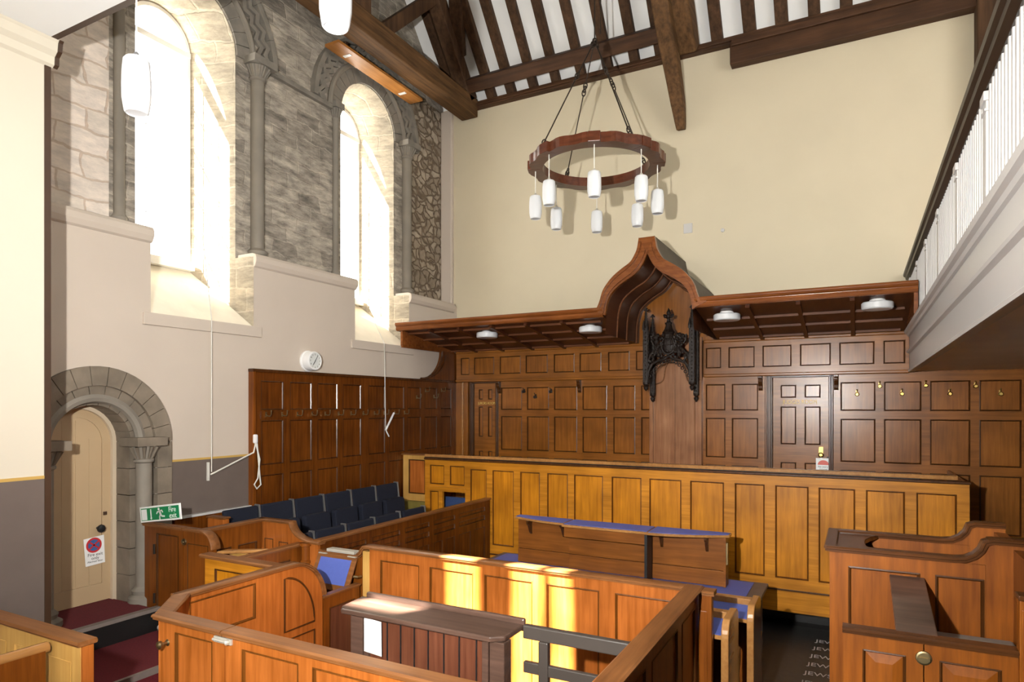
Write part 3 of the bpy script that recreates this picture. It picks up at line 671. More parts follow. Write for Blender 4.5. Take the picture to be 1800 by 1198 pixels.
# --- left wall behind the jury
t = thing('wall_panelling', (XL, 7.8, 0.8), 'dark brown oak panelling with a row of coat hooks behind the jury seats', 'wall panelling')
cols = [(5.667, 6.029), (6.132, 6.522), (6.625, 7.019), (7.12, 7.514), (7.679, 8.071), (8.162, 8.556), (8.639, 9.014), (9.12, 9.488), (9.602, 9.938)]
rows = [(2.655, 3.022), (1.968, 2.528), (1.22, 1.845)]
fl2 = FY(XL + 0.06)
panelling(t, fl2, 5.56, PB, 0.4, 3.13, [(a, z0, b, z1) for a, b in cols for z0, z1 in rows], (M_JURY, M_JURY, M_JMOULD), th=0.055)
MB().box(XL, XL + 0.085, 5.525, 5.575, 0.4, 3.145).build('end_stile', M_DOCKD, t, bevel=0.008)
MB().box(XL, XL + 0.09, 5.52, PB, 3.125, 3.165).build('top_moulding', M_JMOULD, t, bevel=0.008)
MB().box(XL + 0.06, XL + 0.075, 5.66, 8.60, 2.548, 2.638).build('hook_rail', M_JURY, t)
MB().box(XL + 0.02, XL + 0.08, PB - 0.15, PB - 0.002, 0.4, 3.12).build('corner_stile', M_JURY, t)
def hat_hook(parent, x, y, z, sgn=1):
    mb = MB(); a = [(0, 0), (0.03, -0.018), (0.075, -0.02), (0.088, 0.0), (0.09, 0.04)]
    mb.tube([(x + p, y, z + q) for p, q in a], [0.008, 0.006, 0.006, 0.006, 0.007], 6)
    mb.ball((x + 0.09, y, z + 0.045), 0.010); mb.box(x - 0.003, x + 0.004, y - 0.012, y + 0.012, z - 0.03, z + 0.03)
    return mb.build('coat_hook', M_ABRASS, parent, smooth=True)
for y in (5.733, 5.989, 6.248, 6.511, 6.753, 7.019, 7.274, 7.541, 7.793, 8.026, 8.285, 8.54): hat_hook(t, XL + 0.076, y, 2.60)
for y, z in ((8.892, 2.858), (9.138, 2.978), (9.394, 2.871), (9.621, 2.988)): hat_hook(t, XL + 0.062, y, z)
# curved end board under the canopy
t = thing('canopy_end_board', (XL, 9.6, 3.16), 'dark curved panelled board filling the corner between canopy and jury panelling', 'panel')
cv = [(9.62 - 0.02, 3.66)] + [(8.98 + 0.62 * math.cos(a), 3.66 + 0 - 0.49 * math.sin(a)) for a in [PI/2 * i / 10 for i in range(11)]]
poly = [(PB, 3.68), (9.62, 3.68)] + [(9.62 - 0.64 * (1 - math.cos(PI/2 * i/10)), 3.68 - 0.51 * math.sin(PI/2 * i/10)) for i in range(11)] + [(PB, 3.168)]
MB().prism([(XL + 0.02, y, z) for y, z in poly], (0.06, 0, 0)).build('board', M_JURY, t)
cp = [(9.62 - 0.64 * (1 - math.cos(PI/2 * i/10)), 3.68 - 0.51 * math.sin(PI/2 * i/10)) for i in range(11)]
MB().tube([(XL + 0.085, y, z) for y, z in cp], 0.02, 6).build('bead', M_JMOULD, t)
MB().tube([(XL + 0.085, y + 0.12, z + 0.02) for y, z in cp[1:-2]], 0.012, 6).build('bead', M_JMOULD, t)
# --- back wall: frieze
def frieze(x0, x1, cols, label):
    t = thing('frieze_panelling', ((x0 + x1) / 2, PB, 3.15), label, 'wall panelling')
    panelling(t, FX(PB - 0.05), x0, x1, 3.15, 3.69, [(a, 3.272, b, 3.582) for a, b in cols], BKM, th=0.06)
    MB().box(x0, x1, PB - 0.085, PB - 0.04, 3.14, 3.185).build('lower_moulding', M_BACKX, t, bevel=0.012)
    MB().box(x0, x1, PB - 0.075, PB - 0.04, 3.655, 3.70).build('upper_moulding', M_BACKX, t, bevel=0.012)
frieze(-6.5, -2.90, [(-6.40, -6.219), (-6.119, -5.705), (-5.588, -5.175), (-5.075, -4.659), (-4.543, -4.168), (-4.076, -3.697), (-3.58, -3.221), (-3.115, -2.93)], 'brown oak frieze of square panels under the canopy, left of the throne')
frieze(-2.06, 0.596, [(-2.03, -1.805), (-1.702, -1.333), (-1.226, -0.836), (-0.727, -0.333), (-0.229, 0.196), (0.30, 0.552)], 'brown oak frieze of square panels between the throne and the gallery')
# --- main panelling
R3 = [(2.64, 3.035), (1.935, 2.53), (1.08, 1.825)]
t = thing('wall_panelling', (-4.2, PB, 0.9), 'brown oak wall panelling between the left door and the throne', 'wall panelling')
cl = [(-5.588, -5.175), (-5.075, -4.659), (-4.559, -4.141), (-4.042, -3.617), (-3.507, -3.143), (-3.045, -2.90)]
panelling(t, FX(PB), -5.66, -2.86, 0.9, 3.15, [(a, z0, b, z1) for a, b in cl for z0, z1 in R3], BKM, th=0.05)
def knob_hook(parent, x, y, z, m=M_BRASS):
    mb = MB().lathe([(0.022, 0), (0.02, 0.008), (0.009, 0.012), (0.009, 0.04), (0.022, 0.05), (0.026, 0.062), (0.018, 0.076)], (x, y, z), '-y', 12)
    mb.tube([(x, y - 0.03, z), (x, y - 0.05, z + 0.045), (x, y - 0.065, z + 0.06)], 0.006, 6); mb.box(x - 0.012, x + 0.012, y - 0.004, y + 0.001, z - 0.01, z + 0.05)
    mb.ball((x, y - 0.066, z + 0.062), 0.009)
    return mb.build('coat_hook', m, parent, smooth=True)
for x, z in ((-5.125, 2.957), (-4.906, 2.862), (-4.61, 2.951)): knob_hook(t, x, PB - (0 if x != -4.906 else -0.012), z, M_IRON)
def corbel(parent, x, y, zt, m=M_MOULD):
    pr = [(0, 0), (-0.10, 0), (-0.10, -0.03), (-0.075, -0.05), (-0.085, -0.08), (-0.06, -0.115), (-0.03, -0.14), (-0.035, -0.175), (-0.015, -0.205), (0, -0.21)]
    return MB().prism([(x - 0.028, y + a, zt + b) for a, b in pr], (0.056, 0, 0)).build('bracket', m, parent, bevel=0.004)
corbel(t, -5.62, PB, 3.14); corbel(t, -4.09, PB, 3.14)
t = thing('wall_panelling', (-1.7, PB, 0.9), 'brown oak wall panelling between the throne and the right door', 'wall panelling')
cl = [(-2.04, -1.753), (-1.661, -1.291)]
panelling(t, FX(PB), -2.09, -1.20, 0.9, 3.15, [(a, z0, b, z1) for a, b in cl for z0, z1 in R3], BKM, th=0.05)
corbel(t, -1.255, PB, 3.14)
t = thing('wall_panelling', (0.9, PB, 0.9), 'brown oak wall panelling with brass knobs running under the gallery', 'wall panelling')
cl = [(-0.215, 0.208), (0.308, 0.737), (0.832, 1.268), (1.362, 1.792), (1.892, 2.32), (2.42, 2.85)]
panelling(t, FX(PB), -0.30, 5.0, 0.9, 3.15, [(a, z0, b, z1) for a, b in cl for z0, z1 in R3], BKM, th=0.05)
corbel(t, -0.268, PB, 3.14)
for x, z in ((-0.011, 2.865), (0.258, 2.972), (0.514, 2.867), (0.782, 2.973), (1.048, 2.862), (1.318, 2.956), (1.577, 2.857)): knob_hook(t, x, PB + (0.013 if z < 2.9 else 0), z)
# backing behind all of it
o = MB().box(-6.55, 5.0, PB + 0.06, BY - 0.002, 0, 3.7).build('wall_back_panel_backing', M_BACK); o['kind'] = 'structure'
# --- doors in the back wall
def room_door(name, x0, x1, words, knob, lt, lk):
    d = thing(name, ((x0 + x1) / 2, PB + 0.03, 0.9), None, None, kind='structure')
    y = PB + 0.035
    w = x1 - x0; m = 0.10 if w > .6 else 0.09; c = (x0 + x1) / 2
    rc = []
    for a, b in ((x0 + m, c - 0.055), (c + 0.055, x1 - m)):
        rc += [(a, 2.825, b, 3.01), (a, 2.155, b, 2.70), (a, 1.05, b, 1.90)]
    fo = panelling(d, FX(y), x0, x1, 0.9, 3.115, rc, BKM, th=0.03, name='door_leaf')
    text_obj('lettering', words, *lt, 0.001, M_GOLD, d, ext=0.0012, **lk)
    mb = MB()
    for a, b in ((x0 - 0.085, x0 - 0.002), (x1 + 0.002, x1 + 0.06)):
        mb.box(a, b, PB - 0.02, y + 0.02, 0.9, 3.14); mb.box(a + 0.02, b - 0.02, PB - 0.035, PB, 0.9, 3.14)
    mb.box(x0 - 0.085, x1 + 0.06, PB - 0.02, y + 0.02, 3.115, 3.15)
    mb.build('door_frame', M_MOULD, d, bevel=0.006)
    if knob:
        MB().box(knob - 0.027, knob + 0.027, y - 0.006, y, 2.0, 2.13).build('finger_plate', M_BRASS, d)
        MB().lathe([(0.02, 0), (0.014, 0.02), (0.03, 0.035), (0.036, 0.05), (0.02, 0.065)], (knob, y - 0.006, 2.02), '-y', 14).build('knob', M_BRASS, d, smooth=True)
        MB().lathe([(0.012, 0), (0.010, 0.004)], (knob + 0.085, y, 1.985), '-y', 10).build('keyhole', M_BLACK, d)
room_door('door_2', -6.16, -5.70, 'JURORS ROOM', None, (0.066, FX(PB + 0.035), -6.085, 2.757), dict(align='LEFT', sx=0.80))
room_door('door_3', -1.09, -0.365, 'JUDGES ROOM', -0.46, (0.088, FX(PB + 0.035), -0.735, 2.762), dict(sx=0.76))
mb = MB().box(-6.53, -6.26, PB - 0.03, PB + 0.05, 0.9, 3.14, 0); mb.box(-6.38, -6.35, PB - 0.06, PB - 0.03, 0.9, 3.14, 1); mb.box(-6.30, -6.255, PB - 0.05, PB - 0.02, 0.9, 3.14, 0)
o = mb.build('trim_door_jamb', [M_BACK, M_PINE], bevel=0.005); o['kind'] = 'structure'
o = MB().box(-6.255, -6.16, PB + 0.01, PB + 0.06, 0.9, 3.14).build('trim_door_recess', M_MOULD); o['kind'] = 'structure'
# notice hanging on the right door
t = thing('door_notice', (-0.465, PB + 0.02, 1.7), 'white no entry notice with a red half disc on the judges door', 'notice')
fr = FX(PB + 0.0178)
MB().box(-0.525, -0.352, PB + 0.018, PB + 0.024, 1.70, 1.974).build('sheet', M_SIGNW, t)
MB().prism([fr.p(-0.430 + 0.072 * math.cos(PI*i/16), 1.880 + 0.066 * math.sin(PI*i/16), 0.001) for i in range(17)], (0, -0.001, 0)).build('red_half_disc', M_CORAL, t)
text_obj('lettering', 'No entry', 0.040, fr, -0.435, 1.853, 0.0012, M_INK, t, sx=0.85)
text_obj('lettering', 'Authorised', 0.026, fr, -0.43, 1.820, 0.0012, M_INK, t, sx=0.85)
text_obj('lettering', 'only', 0.026, fr, -0.435, 1.795, 0.0012, M_INK, t)
MB().box(-0.475, -0.445, PB + 0.012, PB + 0.02, 1.965, 2.005).build('tab', M_SIGNW, t)
# --- throne back
t = thing('throne', (-2.47, 10.0, 0.9), 'tall pale wooden throne back rising behind the judge bench under the hood', 'throne')
MB().box(-2.86, -2.08, 10.0, 10.10, 0.9, 3.75).build('back_board', M_THRONE, t)
def cusp(cx, hw, z0, z1, zt):
    l = [(cx - hw, 0.9), (cx - hw, z0)] + [(cx - hw + (hw * 0.42) * math.sin(PI/2 * i/6), z0 + 0.09 * (1 - math.cos(PI/2 * i/6))) for i in range(1, 7)]
    l += [(cx - hw * 0.55, z1)] + [(cx - hw * 0.55 * math.cos(PI/2 * i/6), z1 + (zt - z1) * math.sin(PI/2 * i/6)) for i in range(1, 7)]
    return l + [(2 * cx - a, b) for a, b in reversed(l[:-1])]
pl = cusp(-2.475, 0.30, 3.05, 3.16, 3.44)
mb = MB(); mb.prism([(x, 9.975, z) for x, z in pl], (0, 0.03, 0)); mb.build('raised_panel', M_THRONE, t, bevel=0.012)
for x in (-2.845, -2.105): MB().box(x - 0.03, x + 0.03, 9.96, 10.0, 0.9, 3.1).build('side_stile', M_THRONE, t, bevel=0.006)
MB().tube([(x, 9.972, z) for x, z in pl[1:-1]], 0.010, 6).build('edge_bead', M_CAP, t)
MB().box(-2.475 - 0.004, -2.475 + 0.004, 9.969, 9.976, 0.9, 3.42).build('joint_bead', M_CAP, t)
# --- carved canopy over the throne
t = thing('throne_carving', (-2.47, 9.6, 2.8), 'black gothic carved arch with crest and pinnacles hung before the throne back', 'carving')
def pinnacle(x, y, z0, z1, zt, w=0.062):
    mb = MB(); h = w / 2
    mb.box(x - h, x + h, y - h, y + h, z0, z1)
    for s in (-1, 1):                       # panel mouldings on the shaft
        for q in (-1, 1): mb.box(x + s * h - 0.006, x + s * h + 0.006, y + q * h - 0.006, y + q * h + 0.006, z0, z1)
    n = int((z1 - z0) / 0.055)
    for i in range(n):
        z = z0 + 0.03 + i * (z1 - z0 - 0.04) / n
        mb.ball((x, y - h - 0.002, z), 0.013, 0, 6); mb.ball((x + h + 0.002, y, z), 0.013, 0, 6)
    mb.lathe([(h * 1.55, z1), (h * 1.55, z1 + 0.02), (h * 1.1, z1 + 0.05), (h * 0.9, z1 + 0.09), (0.008, zt)], (x, y, 0), n=8)
    for s in (-1, 1): mb.lathe([(0.022, z1 - 0.02), (0.020, z1 + 0.03), (0.004, z1 + 0.13)], (x + s * h * 0.9, y - h, 0), n=6)
    for i in range(5):
        z = z1 + 0.07 + i * (zt - z1 - 0.1) / 5
        for s in (-1, 1): mb.ball((x + s * h * (0.9 - 0.15 * i), y, z), 0.012, 0, 6)
    mb.ball((x, y, zt), 0.02, 0, 6); mb.ball((x - 0.022, y, zt - 0.02), 0.014, 0, 6); mb.ball((x + 0.022, y, zt - 0.02), 0.014, 0, 6)
    mb.lathe([(0.006, z0 - 0.13), (0.03, z0 - 0.10), (0.038, z0 - 0.07), (0.02, z0 - 0.055), (h * 1.5, z0 - 0.03), (h * 1.6, z0)], (x, y, 0), n=8)
    mb.build('pinnacle', M_CARV, t)
pinnacle(-2.805, 9.55, 3.06, 3.86, 4.16); pinnacle(-2.125, 9.55, 3.06, 3.86, 4.16)
pinnacle(-2.79, 9.85, 2.90, 3.80, 4.10, 0.055); pinnacle(-2.13, 9.85, 2.90, 3.80, 4.10, 0.055)
mb = MB()
for s in (-1, 1):
    for ry, rr in ((9.55, 0.022), (9.58, 0.016)):
        mb.tube([(-2.465 + s * a, ry, z) for a, z in ((0.32, 3.12), (0.30, 3.24), (0.25, 3.33), (0.16, 3.38), (0.07, 3.40), (0.0, 3.45))], rr, 8)
        mb.tube([(-2.465 + s * a, ry, z) for a, z in ((0.33, 3.22), (0.32, 3.36), (0.27, 3.47), (0.18, 3.55), (0.10, 3.64))], rr, 8)
    for i in range(7):                      # cusps under the arch
        f = i / 6; x = -2.465 + s * (0.29 - 0.27 * f); z = 3.17 + 0.22 * math.sin(f * PI / 2)
        mb.tube([(x + 0.022 * math.cos(a), 9.56, z - 0.018 + 0.022 * math.sin(a)) for a in [2*PI*j/8 for j in range(8)]], 0.007, 5, closed=True)
    for i in range(26):                     # foliage in the spandrel
        f = random.random(); g = random.random()
        x = -2.465 + s * (0.30 - 0.24 * f); z = 3.27 + 0.14 * math.sin(f * PI/2) + 0.13 * g
        mb.ball((x, 9.555 + random.uniform(-.015, .01), z), random.uniform(0.013, 0.027), 0, 6)
mb.build('arch', M_CARV, t)
mb = MB()
mb.ball((-2.465, 9.545, 3.60), 0.105, 0, 14, (0.85, 0.28, 1.15))
mb.tube([(-2.465 + 0.098 * math.cos(a), 9.525, 3.60 + 0.128 * math.sin(a)) for a in [2*PI*j/18 for j in range(18)]], 0.011, 6, closed=True)
for s in (-1, 1):                           # supporters either side of the shield
    for q in ((0.13, 3.53, .05), (0.165, 3.60, .045), (0.185, 3.67, .042), (0.20, 3.73, .040), (0.16, 3.755, .030), (0.235, 3.70, .026), (0.12, 3.70, .03), (0.20, 3.50, .035), (0.235, 3.44, .03), (0.15, 3.46, .035)):
        mb.ball((-2.465 + s * q[0], 9.55, q[1]), q[2], 0, 8)
    mb.tube([(-2.465 + s * 0.2, 9.545, 3.73), (-2.465 + s * 0.26, 9.545, 3.75), (-2.465 + s * 0.25, 9.545, 3.67), (-2.465 + s * 0.22, 9.545, 3.62)], 0.013, 6)
for i in range(110):
    a = random.uniform(0, 2 * PI); r = random.uniform(0.75, 2.3)
    x, z = 0.10 * r * math.cos(a), 3.61 + 0.085 * r * math.sin(a)
    if z > 3.78 - 0.25 * abs(x) or (abs(x) < 0.075 and 3.52 < z < 3.69): continue
    mb.ball((-2.465 + x, 9.53 + random.uniform(-.015, .02), z), random.uniform(0.010, 0.024), 0, 6, (1, 1, random.uniform(.8, 1.6)))
for k in (-1, 1): mb.tube([(-2.465 + k * 0.035, 9.512, 3.52), (-2.465 + k * 0.03, 9.508, 3.60), (-2.465 + k * 0.035, 9.515, 3.69)], 0.008, 5)
mb.tube([(-2.54, 9.515, 3.61), (-2.465, 9.506, 3.605), (-2.39, 9.515, 3.61)], 0.008, 5)
mb.build('crest', M_CARV, t, smooth=True)
mb = MB()
mb.lathe([(0.085, 3.70), (0.075, 3.76), (0.095, 3.79), (0.06, 3.84), (0.045, 3.90), (0.055, 3.93), (0.028, 3.95), (0.024, 3.99), (0.038, 4.0), (0.018, 4.02), (0.03, 4.07), (0.03, 4.09), (0.004, 4.15)], (-2.465, 9.55, 0), n=10)
for s in (-1, 1): mb.ball((-2.465 + s * 0.05, 9.55, 4.03), 0.028, 0, 8); mb.ball((-2.465 + s * 0.065, 9.55, 4.045), 0.018, 0, 8)
mb.ball((-2.465, 9.52, 4.03), 0.026, 0, 8)
mb.build('finial', M_CARV, t)
for x in (-2.80, -2.13): MB().box(x - 0.012, x + 0.012, 9.57, 9.998, 3.05, 3.80).box(x - 0.016, x + 0.016, 9.84, 9.998, 2.95, 3.1).build('side_tracery', M_CARV, t)

# ================================================================ THE LONG CANOPY AND ITS HOOD
YF, ZB, ZK = 8.5, 3.985, 3.70
CX = -2.475
ou = [(-0.79, 4.045), (-0.70, 4.05), (-0.66, 4.14), (-0.615, 4.28), (-0.55, 4.378), (-0.46, 4.474), (-0.335, 4.565), (-0.225, 4.637), (-0.162, 4.732), (-0.13, 4.81), (-0.105, 4.95)]
inn = [(-0.59, 3.95), (-0.575, 4.067), (-0.528, 4.205), (-0.44, 4.306), (-0.31, 4.398), (-0.185, 4.469), (-0.10, 4.552), (-0.045, 4.638), (-0.018, 4.70), (0.0, 4.735)]
def smooth(pts, sub=4):
    out = []; n = len(pts)
    for i in range(n - 1):
        a, b, c, d = pts[max(i-1, 0)], pts[i], pts[i+1], pts[min(i+2, n-1)]
        for k in range(sub):
            q = k / sub
            out.append(tuple(0.5 * (2*b[j] + (c[j]-a[j])*q + (2*a[j]-5*b[j]+4*c[j]-d[j])*q*q + (3*b[j]-a[j]-3*c[j]+d[j])*q**3) for j in (0, 1)))
    return out + [pts[-1]]
ou = [ou[0]] + smooth(ou[1:]); inn = smooth(inn)
ou_r = [(-a, z) for a, z in ou]; in_r = [(-a, z) for a, z in inn]
t = thing('canopy', (CX, 9.3, 3.7), 'long polished brown canopy with an onion shaped hood over the judge bench', 'canopy')
FAS = [(0, 0), (-0.02, 0.0), (-0.03, 0.03), (-0.025, 0.06), (-0.045, 0.075), (-0.055, 0.10), (-0.05, 0.125), (0, 0.125)]
for x0, x1, nm in ((XL - 0.05, CX - 0.62, 'l'), (CX + 0.62, 0.59, 'r')):
    z = ZB - 0.05 if nm == 'l' else ZB
    mb = MB(); zz = 3.935 if nm == 'l' else 3.975
    mb.prism([(x0, YF + a, zz + b) for a, b in FAS], (x1 - x0, 0, 0)); mb.box(x0, x1, YF, YF + 0.04, zz - 0.005, zz + 0.12)
    mb.build('fascia', M_CANOPY, t, bevel=0.004)
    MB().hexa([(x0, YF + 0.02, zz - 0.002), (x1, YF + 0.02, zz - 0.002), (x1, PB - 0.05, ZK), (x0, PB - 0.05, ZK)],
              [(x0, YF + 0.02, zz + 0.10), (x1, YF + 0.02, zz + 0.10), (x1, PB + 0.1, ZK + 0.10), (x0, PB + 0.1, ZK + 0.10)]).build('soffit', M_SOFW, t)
    mb = MB()
    def sz_(y): return zz - 0.002 + (ZK - zz) * (y - YF - 0.02) / (PB - 0.07 - YF)
    for y in ((8.68, 9.10, 9.52, 9.95) if nm == 'l' else (9.03, 9.47, 9.93)):
        mb.beam((x0 + 0.05, y, sz_(y) - 0.012), (x1 - 0.1, y, sz_(y) - 0.012), 0.035, 0.03)
    mb.build('soffit_ribs', M_RIBW, t)
    mb = MB()
    xs = (-6.05, -5.5, -4.92, -4.33, -3.75) if nm == 'l' else (-1.22, -0.64, -0.06)
    for x in xs: mb.beam((x, YF + 0.05, sz_(YF + 0.05) - 0.018), (x, PB - 0.06, sz_(PB - 0.06) - 0.018), 0.05, 0.04)
    mb.build('soffit_cross_ribs', M_SOFW, t)
MB().box(XL + 0.02, XL + 0.06, YF + 0.01, PB - 0.05, 3.66, 4.04).build('end_panel', M_CANOPY, t)
MB().hexa([(0.55, YF + 0.01, 3.68), (0.59, YF + 0.01, 3.68), (0.59, PB, 3.68), (0.55, PB, 3.68)], [(0.55, YF + 0.01, 4.09), (0.59, YF + 0.01, 4.09), (0.59, PB, 3.80), (0.55, PB, 3.80)]).build('end_panel', M_CANOPY, t)
# hood front arch as a solid moulded frame
mb = MB()
def ogee_strip(A, B, y0, y1, mi=0):
    n = len(A)
    for i in range(n - 1):
        j = min(i, len(B) - 2)
        q = [A[i], A[i+1], B[j+1], B[j]]
        mb.prism([(CX + a, y0, z) for a, z in q], (0, y1 - y0, 0), mi)
def blend(A, B, f):
    n = len(A); B2 = []
    for i in range(n):
        g = i / (n - 1) * (len(B) - 1); k = min(int(g), len(B) - 2); h = g - k
        B2.append((B[k][0] * (1 - h) + B[k+1][0] * h, B[k][1] * (1 - h) + B[k+1][1] * h))
    return [(A[i][0] * (1 - f) + B2[i][0] * f, A[i][1] * (1 - f) + B2[i][1] * f) for i in range(n)]
for A, B in ((ou, inn), (ou_r, in_r)):
    l0, l1, l2, l3, l4 = blend(A, B, 0), blend(A, B, .28), blend(A, B, .45), blend(A, B, .8), blend(A, B, 1)
    ogee_strip(l0, l1, YF - 0.055, YF + 0.04); ogee_strip(l1, l2, YF - 0.03, YF + 0.04); ogee_strip(l2, l3, YF - 0.045, YF + 0.04); ogee_strip(l3, l4, YF - 0.015, YF + 0.04)
mb.prism([(CX - 0.105, YF - 0.03, 4.95), (CX, YF - 0.03, 4.735), (CX + 0.105, YF - 0.03, 4.95)], (0, 0.06, 0))
mb.build('hood_front', M_CANOPY, t, smooth=False)
mb = MB()                                   # outer shell running back to the wall
prof = ou[1:] + [(-a, z) for a, z in reversed(ou[1:])]
mb.add([(CX + a, YF + 0.03, z) for a, z in prof] + [(CX + a, BY - 0.002, z) for a, z in prof], [(i, i + 1, len(prof) + i + 1, len(prof) + i) for i in range(len(prof) - 1)])
mb.build('hood_top', M_HOODTOP, t)
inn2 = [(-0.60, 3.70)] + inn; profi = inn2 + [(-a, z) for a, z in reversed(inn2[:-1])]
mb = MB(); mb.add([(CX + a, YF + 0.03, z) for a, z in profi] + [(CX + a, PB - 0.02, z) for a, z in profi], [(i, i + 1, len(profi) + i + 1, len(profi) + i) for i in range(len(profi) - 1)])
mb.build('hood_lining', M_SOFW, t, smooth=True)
for y in (8.98, 9.42, 9.9):
    mb = MB()
    for sg in (-1, 1): mb.tube([(CX + sg * (a + 0.012), y, z - 0.01) for a, z in inn2], 0.014, 6)
    mb.build('hood_rib', M_RIBW, t, smooth=True)
mb = MB(); mb.add([(CX + a, PB - 0.02, z) for a, z in profi], [tuple(range(len(profi)))])
mb.build('hood_back', M_BACK, t)
# lights under the canopy
CLB = 'round opal ceiling lights under the canopy'
def ceil_light(x, y, z, label):
    t = thing('ceiling_light', (x, y, z), label, 'ceiling light', CLB)
    MB().lathe([(0.085, 0.0), (0.085, -0.03)], (x, y, z), n=20).build('base', M_PWHITE, t, smooth=True)
    MB().lathe([(0.09, -0.025), (0.155, -0.032), (0.168, -0.045), (0.168, -0.105), (0.155, -0.118), (0.01, -0.122)], (x, y, z), n=28).build('lamp_shade', M_OPAL, t, smooth=True)
ceil_light(-5.18, 8.90, 3.90, 'white round ceiling light at the jury end of the canopy')
ceil_light(-3.45, 8.93, 3.895, 'white round ceiling light under the canopy just left of the hood')
ceil_light(-1.51, 8.80, 3.935, 'white round ceiling light under the canopy just right of the hood')
ceil_light(0.20, 8.72, 3.95, 'white round ceiling light at the gallery end of the canopy')

# ================================================================ JUDGE BENCH
YB = 8.4
t = thing('judge_bench', (-2.5, YB, 0.25), 'long honey oak panelled bench front standing across the court below the canopy', 'judge bench')
rc = [(-5.918, 1.49, -5.655, 1.79), (-5.549, 1.49, -5.285, 1.79), (-5.918, 0.98, -5.76, 1.385)]
hole = (-5.69, 0.80, -5.273, 1.382)
rc += [(a, 0.645, b, 1.755) for a, b in [(-5.179, -4.898), (-4.794, -4.438), (-4.331, -4.017), (-3.90, -3.582), (-3.488, -3.066), (-2.941, -2.529), (-2.422, -2.003), (-1.892, -1.475), (-1.346, -0.999), (-0.881, -0.514), (-0.408, -0.028), (0.078, 0.458), (0.565, 0.936)]]
panelling(t, FX(YB), -6.018, 1.049, 0.25, 1.875, rc, (M_BENCHX, M_BENCH, M_LMOULD), th=0.05, holes=[hole], name='bench_front')
MB().box(-6.02, 1.06, YB - 0.03, YB + 0.05, 1.868, 1.900).build('moulding', M_MOULD, t, bevel=0.008)
MB().box(-6.02, 0.60, YB - 0.012, YB + 0.08, 1.898, 1.915, 0).box(-6.0, 0.945, YB - 0.035, YB + 0.09, 1.912, 1.955, 1).build('cap_rail', [M_BLACK, M_PINE], t, bevel=0.006)
MB().box(-5.22, 1.049, YB - 0.018, YB, 0.50, 0.52).build('skirt_bead', M_MOULD, t, bevel=0.005)
MB().box(-5.93, -5.262, YB - 0.022, YB + 0.01, 1.40, 1.455).build('ledge_rail', M_BENCHX, t, bevel=0.006)
MB().box(1.02, 1.049, YB + 0.05, PB, 0.25, 1.875).build('side_panel', M_BACK, t)
MB().box(-5.95, 1.02, YB + 0.06, PB - 0.05, 0.25, 0.32).build('dais', M_FLOOR, t)
MB().box(-5.25, 1.02, YB + 0.5, YB + 0.55, 0.0, 0.9).build('inner_plinth', M_BLACK, t)
fo = panelling(t, FX(YB + 0.1), -6.52, -6.02, 1.19, 1.92, [(-6.41, 1.30, -6.09, 1.85)], (M_YEL, M_DOCK, M_MOULD), th=0.05, name='end_panelling')
MB().box(-6.54, -6.02, YB + 0.07, YB + 0.17, 1.92, 1.945).build('end_cap', M_CAP, t, bevel=0.006)
t = thing('bench_seat', (-6.3, YB + 0.2, 0.4), 'olive green upholstered seat below the pale end panel of the bench', 'seat')
MB().box(-6.53, -6.03, YB + 0.02, YB + 0.16, 0.95, 1.19).build('cushion', M_OLIVE, t, bevel=0.02)
MB().box(-6.53, -6.03, YB + 0.03, YB + 0.18, 0.0, 0.95).build('base', M_BENCHX, t)
t = thing('bench_seat', (1.6, 9.5, 0.5), 'olive green upholstered seat against the dark panelling under the gallery', 'seat')
MB().box(1.09, 3.2, 9.45, 10.0, 0.98, 1.09).build('cushion', M_OLIVE, t, bevel=0.02)
MB().box(1.09, 3.2, 9.5, 10.0, 0.0, 0.98).build('base', M_BACKX, t)
# blue chair seen through the opening in the bench
t = thing('office_chair', (-5.5, 8.75, 0.32), 'blue upholstered chair seen through the opening in the bench front', 'chair')
MB().box(-5.87, -5.25, 8.66, 8.74, 0.80, 1.265).build('backrest', M_CHAIRB, t, bevel=0.03)
MB().box(-5.83, -5.29, 8.74, 9.2, 0.70, 0.79).build('seat', M_CHAIRB, t, bevel=0.025)
for x in (-5.8, -5.32):
    for y in (8.72, 9.16): MB().box(x - 0.02, x + 0.02, y - 0.02, y + 0.02, 0.32, 0.74).build('leg', M_IRON, t)

# ================================================================ COURT TABLE AND SCREEN
t = thing('court_table', (-2.5, 7.15, 0), 'long table with a blue leather top and worn grey border below the bench', 'table')
MB().box(-4.14, -0.86, 6.755, 7.56, 0.74, 0.776).build('table_top', M_BORDER, t, bevel=0.008)
MB().box(-4.06, -1.0, 6.80, 7.50, 0.775, 0.781).build('leather', M_BLUE, t)
for x in (-4.05, -2.5, -0.95):
    for y in (6.83, 7.47): MB().box(x - 0.035, x + 0.035, y - 0.035, y + 0.035, 0, 0.74).build('leg', M_BORDER, t)
t = thing('desk_screen', (-2.48, 7.2, 0.781), 'low wooden desk screen with blue bow fronted shelves standing on the long table', 'desk screen')
SW = (wood("screen_oak", (0.15, 0.046, 0.006), (0.27, 0.092, 0.014), 0.4, "x", 0.2),)
for x0, x1 in ((-3.72, -3.03), (-3.03, -2.03), (-2.03, -1.25)):
    y = 7.15 if x0 != -3.03 else 7.13
    mb = MB().box(x0 + 0.003, x1 - 0.003, y, y + 0.13, 0.785, 0.95); mb.box(x0 + 0.003, x1 - 0.003, y + 0.008, y + 0.13, 0.954, 1.31)
    mb.build('front_board', SW[0], t, bevel=0.004)
MB().box(-3.02, -2.05, 6.96, 7.14, 1.185, 1.30).build('drawer', SW[0], t, bevel=0.006)
MB().box(-2.06, -2.03, 6.95, 7.16, 0.79, 1.30).build('divider', M_BLACK, t)
